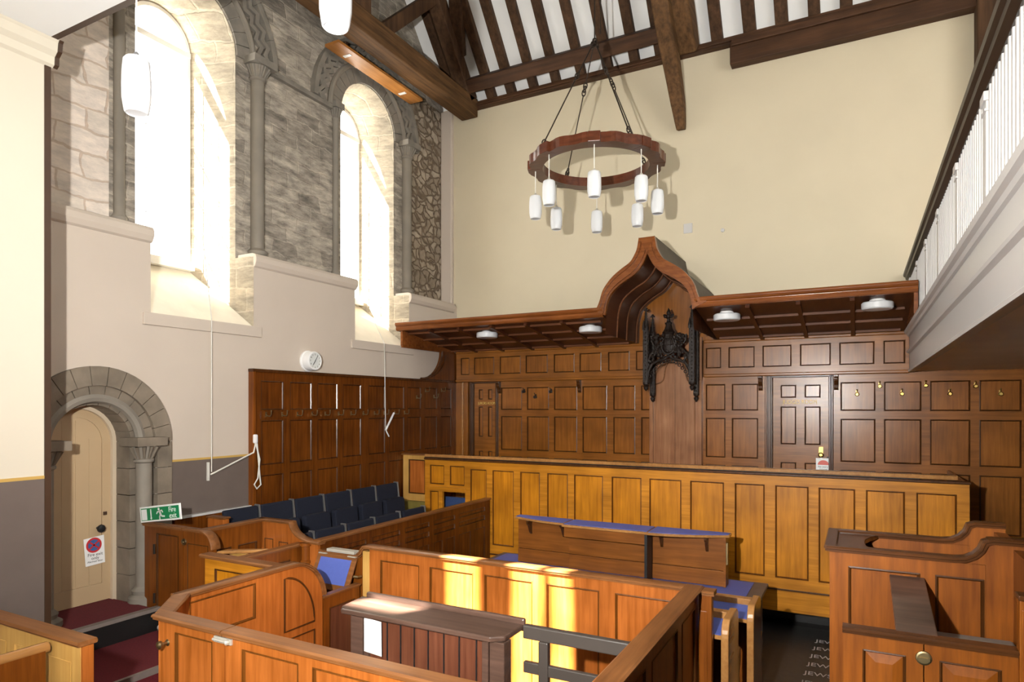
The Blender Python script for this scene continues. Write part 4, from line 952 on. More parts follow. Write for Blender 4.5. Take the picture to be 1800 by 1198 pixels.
MB().box(-1.26, -1.235, 7.14, 7.30, 0.785, 1.32).build('end_board', SW[0], t)
def bow(x0, x1, d, y, flip):
    pts = []
    for i in range(17):
        f = i / 16; s = math.sin(PI / 2 * f) if not flip else math.cos(PI / 2 * f)
        pts.append((x0 + (x1 - x0) * f, y - 0.02 - d * s))
    return pts
for (x0, x1, d, fl_) in ((-3.76, -3.035, 0.17, False), (-2.02, -1.20, 0.27, True)):
    b = bow(x0, x1, d, 7.17, fl_)
    po = [(x0, 7.29)] + b + [(x1, 7.29)]
    sh = MB().prism([(x, y, 1.312) for x, y in po], (0, 0, 0.026)).build('shelf', M_PINE, t, bevel=0.004)
    cx, cy = (x0 + x1) / 2, 7.2
    MB().prism([(cx + (x - cx) * 0.97, cy + (y - cy) * 0.88, 1.3385) for x, y in po], (0, 0, 0.004)).build('leather', M_BLUE, t)
MB().box(-3.03, -2.025, 6.92, 7.29, 1.308, 1.334).build('shelf', M_PINE, t, bevel=0.004)
MB().box(-3.02, -2.035, 6.955, 7.28, 1.335, 1.340).build('leather', M_BLUE, t)
for x in (-3.54, -3.10, -1.92, -1.43):
    pr = [(7.16, 1.31), (7.05, 1.31), (7.05, 1.28), (7.09, 1.25), (7.11, 1.21), (7.13, 1.17), (7.16, 1.14)]
    MB().prism([(x - 0.014, y, z) for y, z in pr], (0.028, 0, 0)).build('bracket', M_MOULD, t)
MB().box(-1.235, -1.22, 7.16, 7.2, 1.02, 1.25).build('latch', M_ABRASS, t)
# --- counsel desks to the right of the dock
def counsel_desk(y0, y1, z, xe, lab, bump):
    t = thing('counsel_desk', (xe - 1.5, (y0 + y1) / 2, 0), lab, 'desk')
    MB().hexa([(-3.9, y0, z - 0.035), (xe - 0.04, y0, z - 0.035), (xe - 0.04, y1 - 0.17, z + 0.005), (-3.9, y1 - 0.17, z + 0.005)], [(-3.9, y0, z - 0.008), (xe - 0.04, y0, z - 0.008), (xe - 0.04, y1 - 0.17, z + 0.02), (-3.9, y1 - 0.17, z + 0.02)]).build('slope', M_PINE, t)
    MB().hexa([(-3.88, y0 + 0.012, z - 0.0075), (xe - 0.045, y0 + 0.012, z - 0.0075), (xe - 0.045, y1 - 0.172, z + 0.0205), (-3.88, y1 - 0.172, z + 0.0205)], [(-3.88, y0 + 0.012, z - 0.004), (xe - 0.045, y0 + 0.012, z - 0.004), (xe - 0.045, y1 - 0.172, z + 0.024), (-3.88, y1 - 0.172, z + 0.024)]).build('leather', M_BLUE, t)
    MB().box(-3.9, xe - 0.04, y1 - 0.17, y1 - 0.09, z - 0.06, z + 0.075).build('ledge', M_PINE, t, bevel=0.006)
    MB().box(-3.9, xe - 0.06, y1 - 0.13, y1 - 0.10, 0.1, z - 0.05).build('modesty_panel', M_DOCKD, t)
    pr = [(y0 - 0.03, 0), (y0 - 0.03, z - 0.04)] + [(y0 + 0.07 - 0.10 * math.cos(PI/2 * i/8), z - 0.04 + 0.15 * math.sin(PI/2 * i/8)) for i in range(1, 9)]
    pr += [(y1 - 0.15 + 0.09 * math.sin(PI/2 * i/6), z + 0.02 + 0.09 * math.cos(PI/2 * i/6)) for i in range(7)] + [(y1 - 0.06, z - 0.28)]
    pr += [(y1 + 0.02, z - 0.24), (y1 + 0.06, z - 0.27), (y1 + 0.06, z - 0.36), (y1 - 0.02, z - 0.46), (y1 + 0.02, z - 0.62), (y1 + 0.03, 0)]
    MB().prism([(xe - 0.042, y, zz) for y, zz in pr], (0.055, 0, 0)).build('end_panel', M_PINE, t, bevel=0.008)
counsel_desk(5.645, 6.13, 0.95, -0.765, 'blue topped counsel desk between the long table and the other counsel desk', True)
counsel_desk(5.005, 5.50, 1.0, -0.855, 'blue topped counsel desk close behind the dock corner, the nearer of the two', True)
t = thing('pew_end', (-1.04, 5.0, 0), 'rounded beech bench end close against the dock corner post', 'bench end')
pr = [(4.93, 0), (4.93, 0.72)] + [(4.99 - 0.06 * math.cos(PI * i / 8), 0.72 + 0.07 * math.sin(PI * i / 8)) for i in range(1, 8)] + [(5.05, 0.72), (5.03, 0.45), (5.08, 0)]
MB().prism([(-1.045, y, z) for y, z in pr], (0.055, 0, 0)).build('end_board', M_PINE, t, bevel=0.006)
# protective sheet on the floor
t = thing('floor_sheet', (-0.3, 7.6, 0.0), 'black floor protection sheet with repeated white lettering under the bench', 'floor sheet')
MB().hexa([(-1.2, 6.3, 0.002), (0.9, 6.3, 0.002), (0.9, 8.7, 0.002), (-1.2, 8.7, 0.002)], [(-1.2, 6.3, 0.008), (0.9, 6.3, 0.008), (0.9, 8.7, 0.008), (-1.2, 8.7, 0.008)]).build('sheet', M_MAT, t)
ff = F((0, 0, 0.0085), (1, 0, 0), (0, 1, 0), (0, 0, 1))
for i in range(6): text_obj('lettering', 'JEWSON', 0.135, ff, -0.495 + 0.013 * i, 6.95 + 0.258 * i, 0.001, M_MATW, t, align='LEFT', sx=0.86, ext=0.0004)

# ================================================================ JURY BOX
JX, JZ = -4.82, 1.32
t = thing('jury_box', (-5.7, 6.6, 0), 'dark oak jury box enclosing two rows of blue seats along the window wall', 'jury box')
MB().box(XL + 0.01, JX - 0.06, 4.95, YB - 0.036, 0.0, 0.44).build('lower_floor', M_CARPET, t)
MB().box(XL + 0.01, -5.76, 4.9, YB - 0.036, 0.44, 0.705).build('upper_floor', M_CARPET, t)
rc = []
for a, b in ((5.0, 5.62), (5.72, 6.22), (6.32, 6.82), (6.92, 7.42), (7.52, 8.22)):
    rc += [(a, 1.17, b, 1.235), (a, 1.045, b, 1.115), (a, 0.30, (a + b) / 2 - 0.04, 0.95), ((a + b) / 2 + 0.04, 0.30, b, 0.95)]
panelling(t, FY(JX), 4.93, YB - 0.036, 0.0, JZ, rc, (M_JURY, M_JURY, M_JMOULD), th=0.05, name='front_wall', ins=0.014, dep=0.012)  # dark oak; frame darkened too, for shade on the side away from the windows
MB().sweep([(JX - 0.025, 4.9, JZ), (JX - 0.025, YB - 0.036, JZ)], (1, 0, 0), capprof(0.085, 0.03)).build('cap_rail', M_CAPY, t)
# small end wall with S-curve beside the front corner (p3)
YS = 4.9
def s_curve(x0, z0, x1, z1, n=10):
    return [(x0 + (x1 - x0) * (0.12 * i / n + 0.88 * (1 - math.cos(PI / 2 * i / n))), z1 + (z0 - z1) * (1 - math.sin(PI / 2 * i / n))) for i in range(n + 1)]
sc = s_curve(-5.226, 1.475, -4.88, 1.30)
poly = [(-5.69, 0.3), (-5.69, 1.475)] + sc + [(-4.83, 1.30), (-4.83, 0.3)]
MB().prism([(x, YS, z) for x, z in poly], (0, 0.05, 0)).build('end_wall', M_DOCK, t)
fe = FX(YS)
for r in ((-5.60, 0.55, -5.47, 1.30), (-5.39, 0.55, -5.25, 1.28)): panel_mesh(fe, r, 0.018, 0.002, False, 0.001).build('panel', [M_DOCK, M_MOULD], t, fixn=False)
MB().sweep([(-5.70, YS + 0.025, 1.475), (-5.23, YS + 0.025, 1.475)] + [(x, YS + 0.025, z) for x, z in sc[1:]] + [(-4.80, YS + 0.025, 1.30)], (0, 1, 0), capprof(0.085, 0.03)).build('cap_rail', M_CAP, t, smooth=True)
# wall along the passage (p2)
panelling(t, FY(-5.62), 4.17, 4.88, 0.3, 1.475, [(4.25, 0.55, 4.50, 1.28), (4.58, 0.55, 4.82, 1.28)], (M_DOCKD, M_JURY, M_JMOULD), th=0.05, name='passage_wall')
MB().sweep([(-5.645, 4.14, 1.475), (-5.645, 4.93, 1.475)], (1, 0, 0), capprof(0.085, 0.03)).build('cap_rail', M_CAPY, t)
# dwarf panelling and ledge below the dado, and a seat end post
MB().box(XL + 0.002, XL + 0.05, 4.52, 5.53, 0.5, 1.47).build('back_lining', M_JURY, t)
MB().box(XL + 0.002, XL + 0.062, 4.50, 5.53, 1.47, 1.495).build('white_ledge', M_WHITE, t)
MB().box(-6.26, -6.0, 4.70, 4.78, 0.7, 1.49).build('seat_end_panel', M_DOCK, t, bevel=0.01)
MB().box(-6.27, -5.99, 4.69, 4.79, 1.49, 1.51).build('seat_end_cap', M_CAP, t, bevel=0.006)
# --- enclosure by the arched door with a gate (p1)
t = thing('jury_gate', (-6.0, 4.15, 0.45), 'brown oak panelled screen and gate with a curved shoulder beside the arched door', 'gate')
YP = 4.15
cvv = [(-5.60 + 0.145 * math.sin(PI/2 * i/8), 1.33 + 0.145 * math.cos(PI/2 * i/8)) for i in range(9)]
panelling(t, FX(YP), -6.50, -5.885, 0.46, 1.475, [(-6.31, 0.60, -5.955, 1.415)], (M_DOCKD, M_DOCKD, M_MOULD), th=0.05, name='gate_panelling')
poly = [(-5.875, 0.46), (-5.875, 1.475)] + cvv + [(-5.455, 0.46)]
MB().prism([(x, YP, z) for x, z in poly], (0, 0.05, 0)).build('shoulder', M_DOCKD, t)
panel_mesh(FX(YP), (-5.82, 0.60, -5.51, 1.36), 0.02, 0.004, False, 0.001).build('panel', [M_DOCKD, M_MOULD], t, fixn=False)
MB().sweep([(-6.51, YP + 0.025, 1.475), (-5.885, YP + 0.025, 1.475)], (0, 1, 0), capprof(0.085, 0.03)).build('cap_rail', M_CAP, t)
MB().sweep([(-5.875, YP + 0.025, 1.475)] + [(x, YP + 0.025, z) for x, z in cvv], (0, 1, 0), capprof(0.085, 0.028)).build('cap_rail', M_CAP, t, smooth=True)
MB().lathe([(0.035, 0), (0.032, 0.012), (0.012, 0.016), (0.010, 0.02)], (-5.868, YP, 1.365), '-y', 14).build('lock', M_ABRASS, t, smooth=True)
for z in (1.25, 0.75): MB().lathe([(0.012, z - 0.05), (0.012, z + 0.05)], (-6.33, YP - 0.008, 0), n=8).build('hinge', M_IRON, t)
t = thing('desk_board', (-5.3, 4.35, 1.27), 'narrow pale board sloping between the curved gate shoulder and the witness box', 'board')
MB().hexa([(-5.46, 4.20, 1.275), (-5.13, 4.45, 1.275), (-5.115, 4.53, 1.275), (-5.46, 4.32, 1.275)], [(-5.46, 4.20, 1.305), (-5.13, 4.45, 1.305), (-5.115, 4.53, 1.305), (-5.46, 4.32, 1.305)]).build('board', M_PINE, t, bevel=0.008)
MB().box(-5.45, -5.11, 4.34, 4.37, 0.5, 1.275).build('board_front', M_YEL, t)
t = thing('floor_pipe', (-5.5, 4.1, 0.47), 'pale grey pipe running low along the foot of the gate screen', 'pipe')
MB().tube([(-6.15, 4.08, 0.50), (-4.6, 4.08, 0.50)], 0.028, 10).build('pipe', M_WHITE, t, smooth=True)
MB().box(-6.2, -4.6, 4.11, 4.145, 0.452, 0.56).build('skirting', M_BLACK, t)
# fire exit board leaning on the screen
t = thing('fire_exit_sign', (-6.2, 4.1, 1.5), 'green and white fire exit sign leaning on the screen beside the arched door', 'sign')
an = math.radians(8.0); fs = F((-6.175, 4.10, 1.632), (math.cos(an), 0, math.sin(an)), (-math.sin(an), 0, math.cos(an)), (0, -1, 0))
def fbox(f, u0, u1, v0, v1, w0, w1, mi=0, mb=None):
    mb = mb or MB(); return mb.hexa([f.p(u0, v0, w0), f.p(u1, v0, w0), f.p(u1, v0, w1), f.p(u0, v0, w1)], [f.p(u0, v1, w0), f.p(u1, v1, w0), f.p(u1, v1, w1), f.p(u0, v1, w1)], mi)
fbox(fs, -0.325, 0.325, -0.079, 0.079, -0.012, 0).build('board', M_SIGNW, t, bevel=0.003)
fbox(fs, -0.303, 0.303, -0.062, 0.062, 0, 0.0015).build('green_field', M_GREEN, t)
mb = fbox(fs, -0.295, -0.208, -0.056, 0.052, 0.0015, 0.003)
fbox(fs, -0.150, -0.134, -0.04, 0.05, 0.0015, 0.003, 0, mb); mb.prism([fs.p(-0.162, -0.038, .0015), fs.p(-0.142, -0.058, .0015), fs.p(-0.122, -0.038, .0015)], fs.n * 0.0015)
mb.build('arrow_and_door', M_SIGNW, t)
mb = MB()
def limb(pts, r): 
    for a, b in zip(pts, pts[1:]):
        d = Vector((b[0] - a[0], b[1] - a[1], 0)).normalized(); nx, ny = -d.y * r, d.x * r
        mb.prism([fs.p(a[0] + nx - d.x*r*.5, a[1] + ny - d.y*r*.5, .0015), fs.p(b[0] + nx + d.x*r*.5, b[1] + ny + d.y*r*.5, .0015), fs.p(b[0] - nx + d.x*r*.5, b[1] - ny + d.y*r*.5, .0015), fs.p(a[0] - nx - d.x*r*.5, a[1] - ny - d.y*r*.5, .0015)], fs.n * 0.0015)
mb.prism([fs.p(-0.012 + 0.014 * math.cos(2*PI*i/14), 0.042 + 0.014 * math.sin(2*PI*i/14), .0015) for i in range(14)], fs.n * 0.0015)
limb([(0.0, 0.022), (0.012, -0.012)], 0.013); limb([(0.0, 0.022), (0.035, 0.028), (0.05, 0.008)], 0.006); limb([(0.0, 0.018), (-0.035, 0.016), (-0.048, -0.002)], 0.006)
limb([(0.012, -0.012), (0.032, -0.03), (0.072, -0.034)], 0.008); limb([(0.010, -0.012), (-0.005, -0.034), (-0.004, -0.058)], 0.008)
mb.build('running_figure', M_SIGNW, t)
text_obj('lettering', 'Fire', 0.074, fs, 0.20, 0.026, 0.002, M_SIGNW, t, bold=0.0)
text_obj('lettering', 'exit', 0.074, fs, 0.205, -0.034, 0.002, M_SIGNW, t, bold=0.0)
# notice taped to the arched door
t = thing('door_notice', (-6.96, 3.91, 1.2), 'white notice with a red ringed blue disc taped to the cream arched door', 'notice')
fn = FY(-6.966)
MB().prism([fn.p(a, b, 0) for a, b in ((3.824, 1.061), (4.017, 1.073), (4.006, 1.361), (3.802, 1.344))], (0.003, 0, 0)).build('sheet', M_PAPER, t)
def disc(r0, c, w, n=28): return [fn.p(c[0] + r0 * math.cos(2*PI*i/n), c[1] + r0 * math.sin(2*PI*i/n), w) for i in range(n)]
MB().prism(disc(0.078, (3.905, 1.270), 0.003), (0.0008, 0, 0)).build('red_ring', M_RED, t)
MB().prism(disc(0.058, (3.905, 1.270), 0.0038), (0.0008, 0, 0)).build('blue_disc', M_SBLUE, t)
mb = MB()
for sgn in (-1, 1): mb.beam(fn.p(3.905 - 0.045, 1.27 - sgn * 0.036, 0.0052), fn.p(3.905 + 0.045, 1.27 + sgn * 0.036, 0.0052), 0.015, 0.001, (1, 0, 0))
mb.build('red_cross', M_RED, t)
text_obj('lettering', 'Fire exit', 0.045, fn, 3.918, 1.172, 0.0035, M_INK, t, ext=0.0005)
text_obj('lettering', 'only', 0.045, fn, 3.918, 1.135, 0.0035, M_INK, t, ext=0.0005)
text_obj('lettering', 'Alarmed door', 0.027, fn, 3.918, 1.102, 0.0035, M_INK, t, ext=0.0005)

# ================================================================ JURY SEATS
def make_seat(label, group, flip=True):
    """local: seat faces +X, its back top at x=0, pitch along Y, origin on the step"""
    t = thing('jury_chair', (0, 0, 0), label, 'jury seat', group)
    MB().hexa([(0.04, -0.235, 0.36), (0.08, -0.235, 0.36), (0.08, 0.235, 0.36), (0.04, 0.235, 0.36)], [(-0.02, -0.235, 0.83), (0.03, -0.235, 0.83), (0.03, 0.235, 0.83), (-0.02, 0.235, 0.83)]).build('backrest', M_NAVY, t, bevel=0.018)
    if flip:
        mb = MB(); pts = [(-0.215, 0.30), (0.215, 0.30)] + [(0.165 + 0.05 * math.cos(PI/2*i/5), 0.60 + 0.05 * math.sin(PI/2*i/5)) for i in range(6)] + [(-0.165 - 0.05 * math.sin(PI/2*i/5), 0.60 + 0.05 * math.cos(PI/2*i/5)) for i in range(6)]
        mb.prism([(0.135 - 0.10 * (z - .3), y, z - 0.02) for y, z in pts], (0.085, 0, 0.0)); mb.build('seat_pad', M_NAVY, t, bevel=0.014)
    for s in (-1, 1):
        h = MB().box(0.10, 0.25, s * 0.225 - 0.022, s * 0.225 + 0.022, 0.27, 0.395); h.box(0.245, 0.254, s * 0.225 - 0.017, s * 0.225 - 0.004, 0.29, 0.385); h.box(0.245, 0.254, s * 0.225 + 0.004, s * 0.225 + 0.017, 0.29, 0.385)
        h.build('hinge_bracket', M_SILV, t)
    MB().hexa([(0.02, 0.237, 0.34), (0.10, 0.237, 0.34), (0.10, 0.258, 0.34), (0.02, 0.258, 0.34)], [(-0.045, 0.237, 0.84), (0.035, 0.237, 0.84), (0.035, 0.258, 0.84), (-0.045, 0.258, 0.84)]).build('side_strip', M_GREYM, t, bevel=0.004)
    for s in (-1, 1): MB().box(0.05, 0.16, s * 0.24 - 0.02, s * 0.24 + 0.02, 0.0, 0.36).build('leg', M_IRON, t)
    return t
BR, FRW = 'tip-up seats in the back row of the jury box', 'tip-up seats in the front row of the jury box'
base = None
bys = [5.10, 5.62, 6.14, 6.66, 7.18, 7.70]
blab = ['navy tip-up jury seat in the back row, half hidden behind the oak end post', 'navy tip-up jury seat in the back row, second from the end post', 'navy tip-up jury seat in the back row, third from the end post',
        'navy tip-up jury seat in the back row, third from the judge bench', 'navy tip-up jury seat in the back row, second from the judge bench', 'navy tip-up jury seat in the back row, right beside the judge bench']
for y, l in zip(bys, blab):
    t = make_seat(l, BR) if base is None else copy_tree(base)
    base = base or t; t['label'] = l; t.location = (-6.24, y + 0.01, 0.71)
for y, l in zip([5.235, 5.755, 6.29, 6.815, 7.385], ['navy tip-up jury seat in the front row, at the curved end wall', 'navy tip-up jury seat in the front row, second from the curved end wall', 'navy tip-up jury seat in the front row, middle one of five', 'navy tip-up jury seat in the front row, second from the judge bench', 'navy tip-up jury seat in the front row, nearest the judge bench']):
    t = copy_tree(base); t['label'] = l; t['group'] = FRW; t.location = (-5.50, y, 0.445)

# ================================================================ WITNESS BOX
t = thing('witness_box', (-4.65, 4.4, 0), 'small oak witness box with a blue leather flap between jury box and dock', 'witness box')
DZ = 1.357
panelling(t, FX(3.92), -5.25, -4.325, 0.0, DZ - 0.03, [(-5.12, 0.35, -4.40, 1.24)], (M_BENCHX, M_BENCH, M_MOULD), th=0.05, name='front_wall')
MB().sweep([(-5.29, 3.945, DZ - 0.032), (-4.325, 3.945, DZ - 0.032)], (0, 1, 0), capprof(0.10, 0.034)).build('cap_rail', M_CAP, t)
panelling(t, FY(-5.05), 4.0, 4.9, 0.0, 1.27, [(4.16, 0.4, 4.74, 1.16)], (M_DOCKD, M_STAND, M_MOULD), th=0.05, name='side_wall')
MB().sweep([(-5.075, 3.99, 1.27), (-5.075, 4.93, 1.27)], (1, 0, 0), capprof(0.085, 0.03)).build('cap_rail', M_CAPY, t)
MB().lathe([(0.045, 0.0), (0.045, 1.10), (0.055, 1.105), (0.055, 1.13), (0.045, 1.135), (0.045, 1.275), (0.06, 1.28), (0.06, 1.31)], (-4.985, 4.885, 0), n=16).build('post', M_DOCKD, t, smooth=True)
YW = 4.93
s1 = s_curve(-4.93, 1.285, -4.74, 1.215, 8); s2 = [(-4.24 - (x + 4.93) * 0.5, z + (1.33 - 1.285) * (z - 1.215) / 0.07) for x, z in s_curve(-4.93, 1.285, -4.74, 1.215, 8)][::-1]
lw = [(-4.97, 1.285)] + s1 + s2
MB().prism([(x, YW, z) for x, z in ([(-4.97, 0)] + lw + [(-4.24, 0)])], (0, 0.05, 0)).build('low_wall', M_DOCKD, t)
MB().sweep([(x, YW + 0.025, z) for x, z in lw], (0, 1, 0), capprof(0.085, 0.028)).build('cap_rail', M_CAP, t, smooth=True)
fd = F((-4.575, 4.90, 1.225), (1, 0, 0), Vector((0, -0.13, -0.28)).normalized(), Vector((0, -0.28, 0.13)).normalized())
fbox(fd, -0.255, 0.255, 0.0, 0.34, -0.02, 0).build('flap', M_CAP, t, bevel=0.005)
fbox(fd, -0.20, 0.20, 0.035, 0.285, 0, 0.003).build('leather', M_BLUE, t)
MB().box(-4.72, -4.36, YW - 0.03, YW + 0.06, 1.245, 1.275).build('ledge_strip', M_SILV, t, bevel=0.006)
for x in (-4.76, -4.38): MB().box(x - 0.05, x + 0.05, 4.885, 4.935, 1.222, 1.232).build('hinge', M_SILV, t)
MB().box(-4.95, -4.3, 3.97, 4.9, 0.0, 0.3).build('floor_board', M_CARPET, t)

# ================================================================ THE DOCK
t = thing('dock', (-2.7, 3.8, 0), 'orange oak panelled prisoner dock filling the middle of the court', 'dock')
DM = (M_DOCK, M_DOCK, M_LMOULD)
DL, DRX, DN, DF = -4.27, -1.10, 2.65, 4.9
bp_ = [(-4.03, -3.575), (-3.459, -2.994), (-2.878, -2.412), (-2.283, -1.819), (-1.688, -1.25)]
panelling(t, FX(DF), -4.16, DRX - 0.012, 0.0, DZ - 0.03, [(a, 0.25, b, 1.235) for a, b in bp_], DM, th=0.05, name='back_wall')
MB().box(-4.24, -4.16, DF - 0.012, DF + 0.05, 0.0, 1.30).build('door_post', M_YEL, t, bevel=0.006)
sb = [(-4.155 - 0.09 * math.sin(PI/2 * i/8), 1.24 + 0.085 * (1 - (1 - math.cos(PI/2 * i/8)))) for i in range(9)][::-1]
MB().sweep([(-4.285, DF + 0.02, 1.245), (-4.25, DF + 0.02, 1.27), (-4.235, DF + 0.02, 1.30), (-4.215, DF + 0.02, DZ - 0.035), (-4.16, DF + 0.02, DZ - 0.03), (DRX - 0.03, DF + 0.02, DZ - 0.03)], (0, 1, 0), capprof(0.095, 0.034)).build('cap_rail', M_CAP, t, smooth=True)
# right side, slightly splayed
fr = F((DRX - 0.002, 0, 0), (0, 1, 0), (0, 0, 1), (1, 0, 0))
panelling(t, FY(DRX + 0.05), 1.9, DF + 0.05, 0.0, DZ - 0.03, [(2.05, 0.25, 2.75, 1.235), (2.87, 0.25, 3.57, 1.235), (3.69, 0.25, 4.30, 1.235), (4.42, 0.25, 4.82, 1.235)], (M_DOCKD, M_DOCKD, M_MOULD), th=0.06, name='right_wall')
MB().sweep([(DRX + 0.02, 1.9, DZ - 0.027), (DRX + 0.02, DF + 0.06, DZ - 0.027)], (1, 0, 0), capprof(0.11, 0.034)).build('cap_rail', M_CAPY, t)
pst = MB().box(DRX + 0.06, -0.945, DF - 0.01, DF + 0.06, 0.0, DZ - 0.04, 0); pst.box(-1.035, -0.975, DF - 0.016, DF, 0.1, 1.2, 0)
pst.build('corner_post', [M_DOCKD], t, bevel=0.008)
MB().sweep([(DRX + 0.03, DF + 0.02, DZ - 0.04), (-0.925, DF + 0.02, DZ - 0.04)], (0, 1, 0), capprof(0.10, 0.034)).build('post_cap', M_CAP, t)
# left side: panelled, quarter-round shoulder, then low gate
panelling(t, FY(DL), 2.98, 3.92, 0.0, DZ - 0.03, [(3.06, 1.0, 3.648, 1.285), (3.06, 0.25, 3.648, 0.9)], (M_DOCK, M_DOCK, M_LMOULD), th=0.05, name='left_wall')
qv = [(4.03 + 0.356 * math.sin(PI/2 * i/12), 0.95 + 0.377 * math.cos(PI/2 * i/12)) for i in range(13)]
sh = MB().prism([(DL - 0.05, y, z) for y, z in [(3.92, 0.0), (3.92, DZ - 0.03)] + qv + [(4.386, 0.0)]], (0.05, 0, 0)).build('curved_shoulder', M_DOCK, t)
fl3 = FY(DL)
iq = [(3.945 + 0.34 * math.sin(PI/2 * i/12), 0.795 + 0.45 * math.cos(PI/2 * i/12)) for i in range(13)]
mb = MB()
mb.tube([fl3.p(*p, 0.0) for p in ([(3.945, 0.795)] + iq)], 0.010, 6, 0, closed=True)
mb.tube([fl3.p(*p, 0.0) for p in [(3.945, 0.25), (3.945, 0.72), (4.285, 0.72), (4.285, 0.25)]], 0.010, 6, 0, closed=True)
mb.build('shoulder_moulding', M_MOULD, t)
MB().prism([fl3.p(*p, 0.0) for p in ([(3.945, 0.795)] + iq)], (0.002, 0, 0)).build('panel', M_DOCK, t)
MB().sweep([(DL - 0.025, 2.97, DZ - 0.03), (DL - 0.025, 3.95, DZ - 0.03)] + [(DL - 0.025, y, z) for y, z in qv[:-1]], (1, 0, 0), capprof(0.095, 0.034)).build('cap_rail', M_CAPY, t, smooth=True)
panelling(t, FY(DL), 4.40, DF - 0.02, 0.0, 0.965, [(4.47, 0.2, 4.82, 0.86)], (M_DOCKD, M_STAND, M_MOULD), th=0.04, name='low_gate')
MB().sweep([(DL - 0.02, 4.395, 0.965), (DL - 0.02, DF - 0.02, 0.965)], (1, 0, 0), capprof(0.065, 0.022)).build('gate_cap', M_CAPY, t)
MB().tube([(-4.24, DF - 0.03, 1.06), (-4.25, DF - 0.07, 1.06), (-4.29, DF - 0.08, 1.06)], 0.012, 8).build('latch', M_ABRASS, t)
# near corner, chamfered, then the gate and the long front
MB().prism([(-4.32, 3.0, 0.0), (-4.26, 3.0, 0.0), (-3.97, 2.72, 0.0), (-3.98, 2.66, 0.0), (-4.02, 2.66, 0.0)], (0, 0, DZ - 0.03)).build('corner_post', M_DOCK, t)
MB().sweep([(-4.305, 3.03, DZ - 0.03), (-4.0, 2.69, DZ - 0.03)], (0.74, 0.67, 0), capprof(0.10, 0.034)).build('corner_cap', M_CAP, t)
g = panelling(t, FX(DN), -3.98, -3.375, 0.0, DZ - 0.03, [(-3.84, 0.25, -3.48, 1.265)], DM, th=0.05, name='gate')
MB().sweep([(-4.02, DN + 0.02, DZ - 0.03), (-3.365, DN + 0.02, DZ - 0.03)], (0, 1, 0), capprof(0.10, 0.034)).build('gate_cap', M_CAP, t)
MB().lathe([(0.022, 0), (0.010, 0.008), (0.010, 0.03), (0.026, 0.045), (0.026, 0.06), (0.01, 0.07)], (-3.915, DN, 1.185), '-y', 14).build('knob', M_ABRASS, t, smooth=True)
mb = MB().box(-3.455, -3.30, DN - 0.012, DN, 1.275, 1.31); mb.tube([(-3.45, DN - 0.02, 1.293), (-3.325, DN - 0.02, 1.293)], 0.009, 8); mb.ball((-3.325, DN - 0.02, 1.293), 0.018)
mb.build('bolt', M_SILV, t, smooth=True)
panelling(t, FX(DN), -3.36, DRX - 0.012, 0.0, DZ - 0.03, [(a, 0.25, b, 1.265) for a, b in ((-3.22, -2.76), (-2.655, -2.2), (-2.09, -1.63), (-1.52, -1.15))], DM, th=0.05, name='front_wall')
MB().sweep([(-3.355, DN + 0.02, DZ - 0.03), (DRX - 0.03, DN + 0.02, DZ - 0.03)], (0, 1, 0), capprof(0.10, 0.034)).build('cap_rail', M_CAP, t)
MB().box(DL, DRX, DN + 0.06, DF - 0.01, 0.0, 0.25).build('dock_floor', M_FLOOR, t)
# --- dark slatted stand inside the dock
t = thing('dock_stand', (-2.45, 3.6, 0.25), 'dark red boarded stand with a shiny ledge top inside the dock', 'stand')
MB().box(-3.03, -1.90, 3.43, 3.49, 0.25, 1.285).build('slatted_front', M_STAND, t)
mb = MB()
for x in (-2.76, -2.65, -2.54, -2.43, -2.31, -2.195, -2.07): mb.box(x - 0.004, x + 0.004, 3.424, 3.432, 0.25, 1.285)
mb.build('board_joint', M_BLACK, t)
for a, b in ((-3.06, -2.955), (-2.945, -2.905), (-2.02, -1.975), (-1.965, -1.865)): MB().box(a, b, 3.405, 3.50, 0.25, 1.285).build('stile', M_GREYW, t, bevel=0.006)
MB().box(-3.06, -1.865, 3.49, 3.78, 0.25, 0.6).build('box_base', M_GREYW, t)
tp = [(-3.16, 3.43), (-3.12, 3.375), (-1.95, 3.375), (-1.87, 3.43), (-1.87, 3.68), (-3.19, 3.68)]
MB().prism([(x, y, 1.285) for x, y in tp], (0, 0, 0.036)).build('ledge_top', M_GREYW, t, bevel=0.01)
MB().box(-3.16, -1.87, 3.68, 3.715, 1.27, 1.352).build('back_ledge', M_GREYW, t, bevel=0.012)
t = thing('paper_sheet', (-2.86, 3.42, 1.2), 'plain white sheet pinned to the front of the dock stand', 'paper')
MB().prism([(-2.935, 3.402, 1.055), (-2.785, 3.40, 1.045), (-2.79, 3.402, 1.272), (-2.935, 3.402, 1.282)], (0, -0.002, 0)).build('sheet', M_PAPER, t)
t = thing('dock_rail', (-1.45, 3.7, 0.25), 'dark grey painted handrail running from the stand to the dock side', 'handrail')
MB().box(-1.87, DRX - 0.012, 3.66, 3.71, 1.235, 1.32).build('top_rail', M_RAILG, t, bevel=0.008)
MB().box(-1.87, DRX - 0.012, 3.665, 3.70, 1.02, 1.09).build('middle_rail', M_RAILG, t, bevel=0.006)
MB().box(-1.76, -1.695, 3.655, 3.70, 0.25, 1.235).build('post', M_RAILG, t, bevel=0.006)
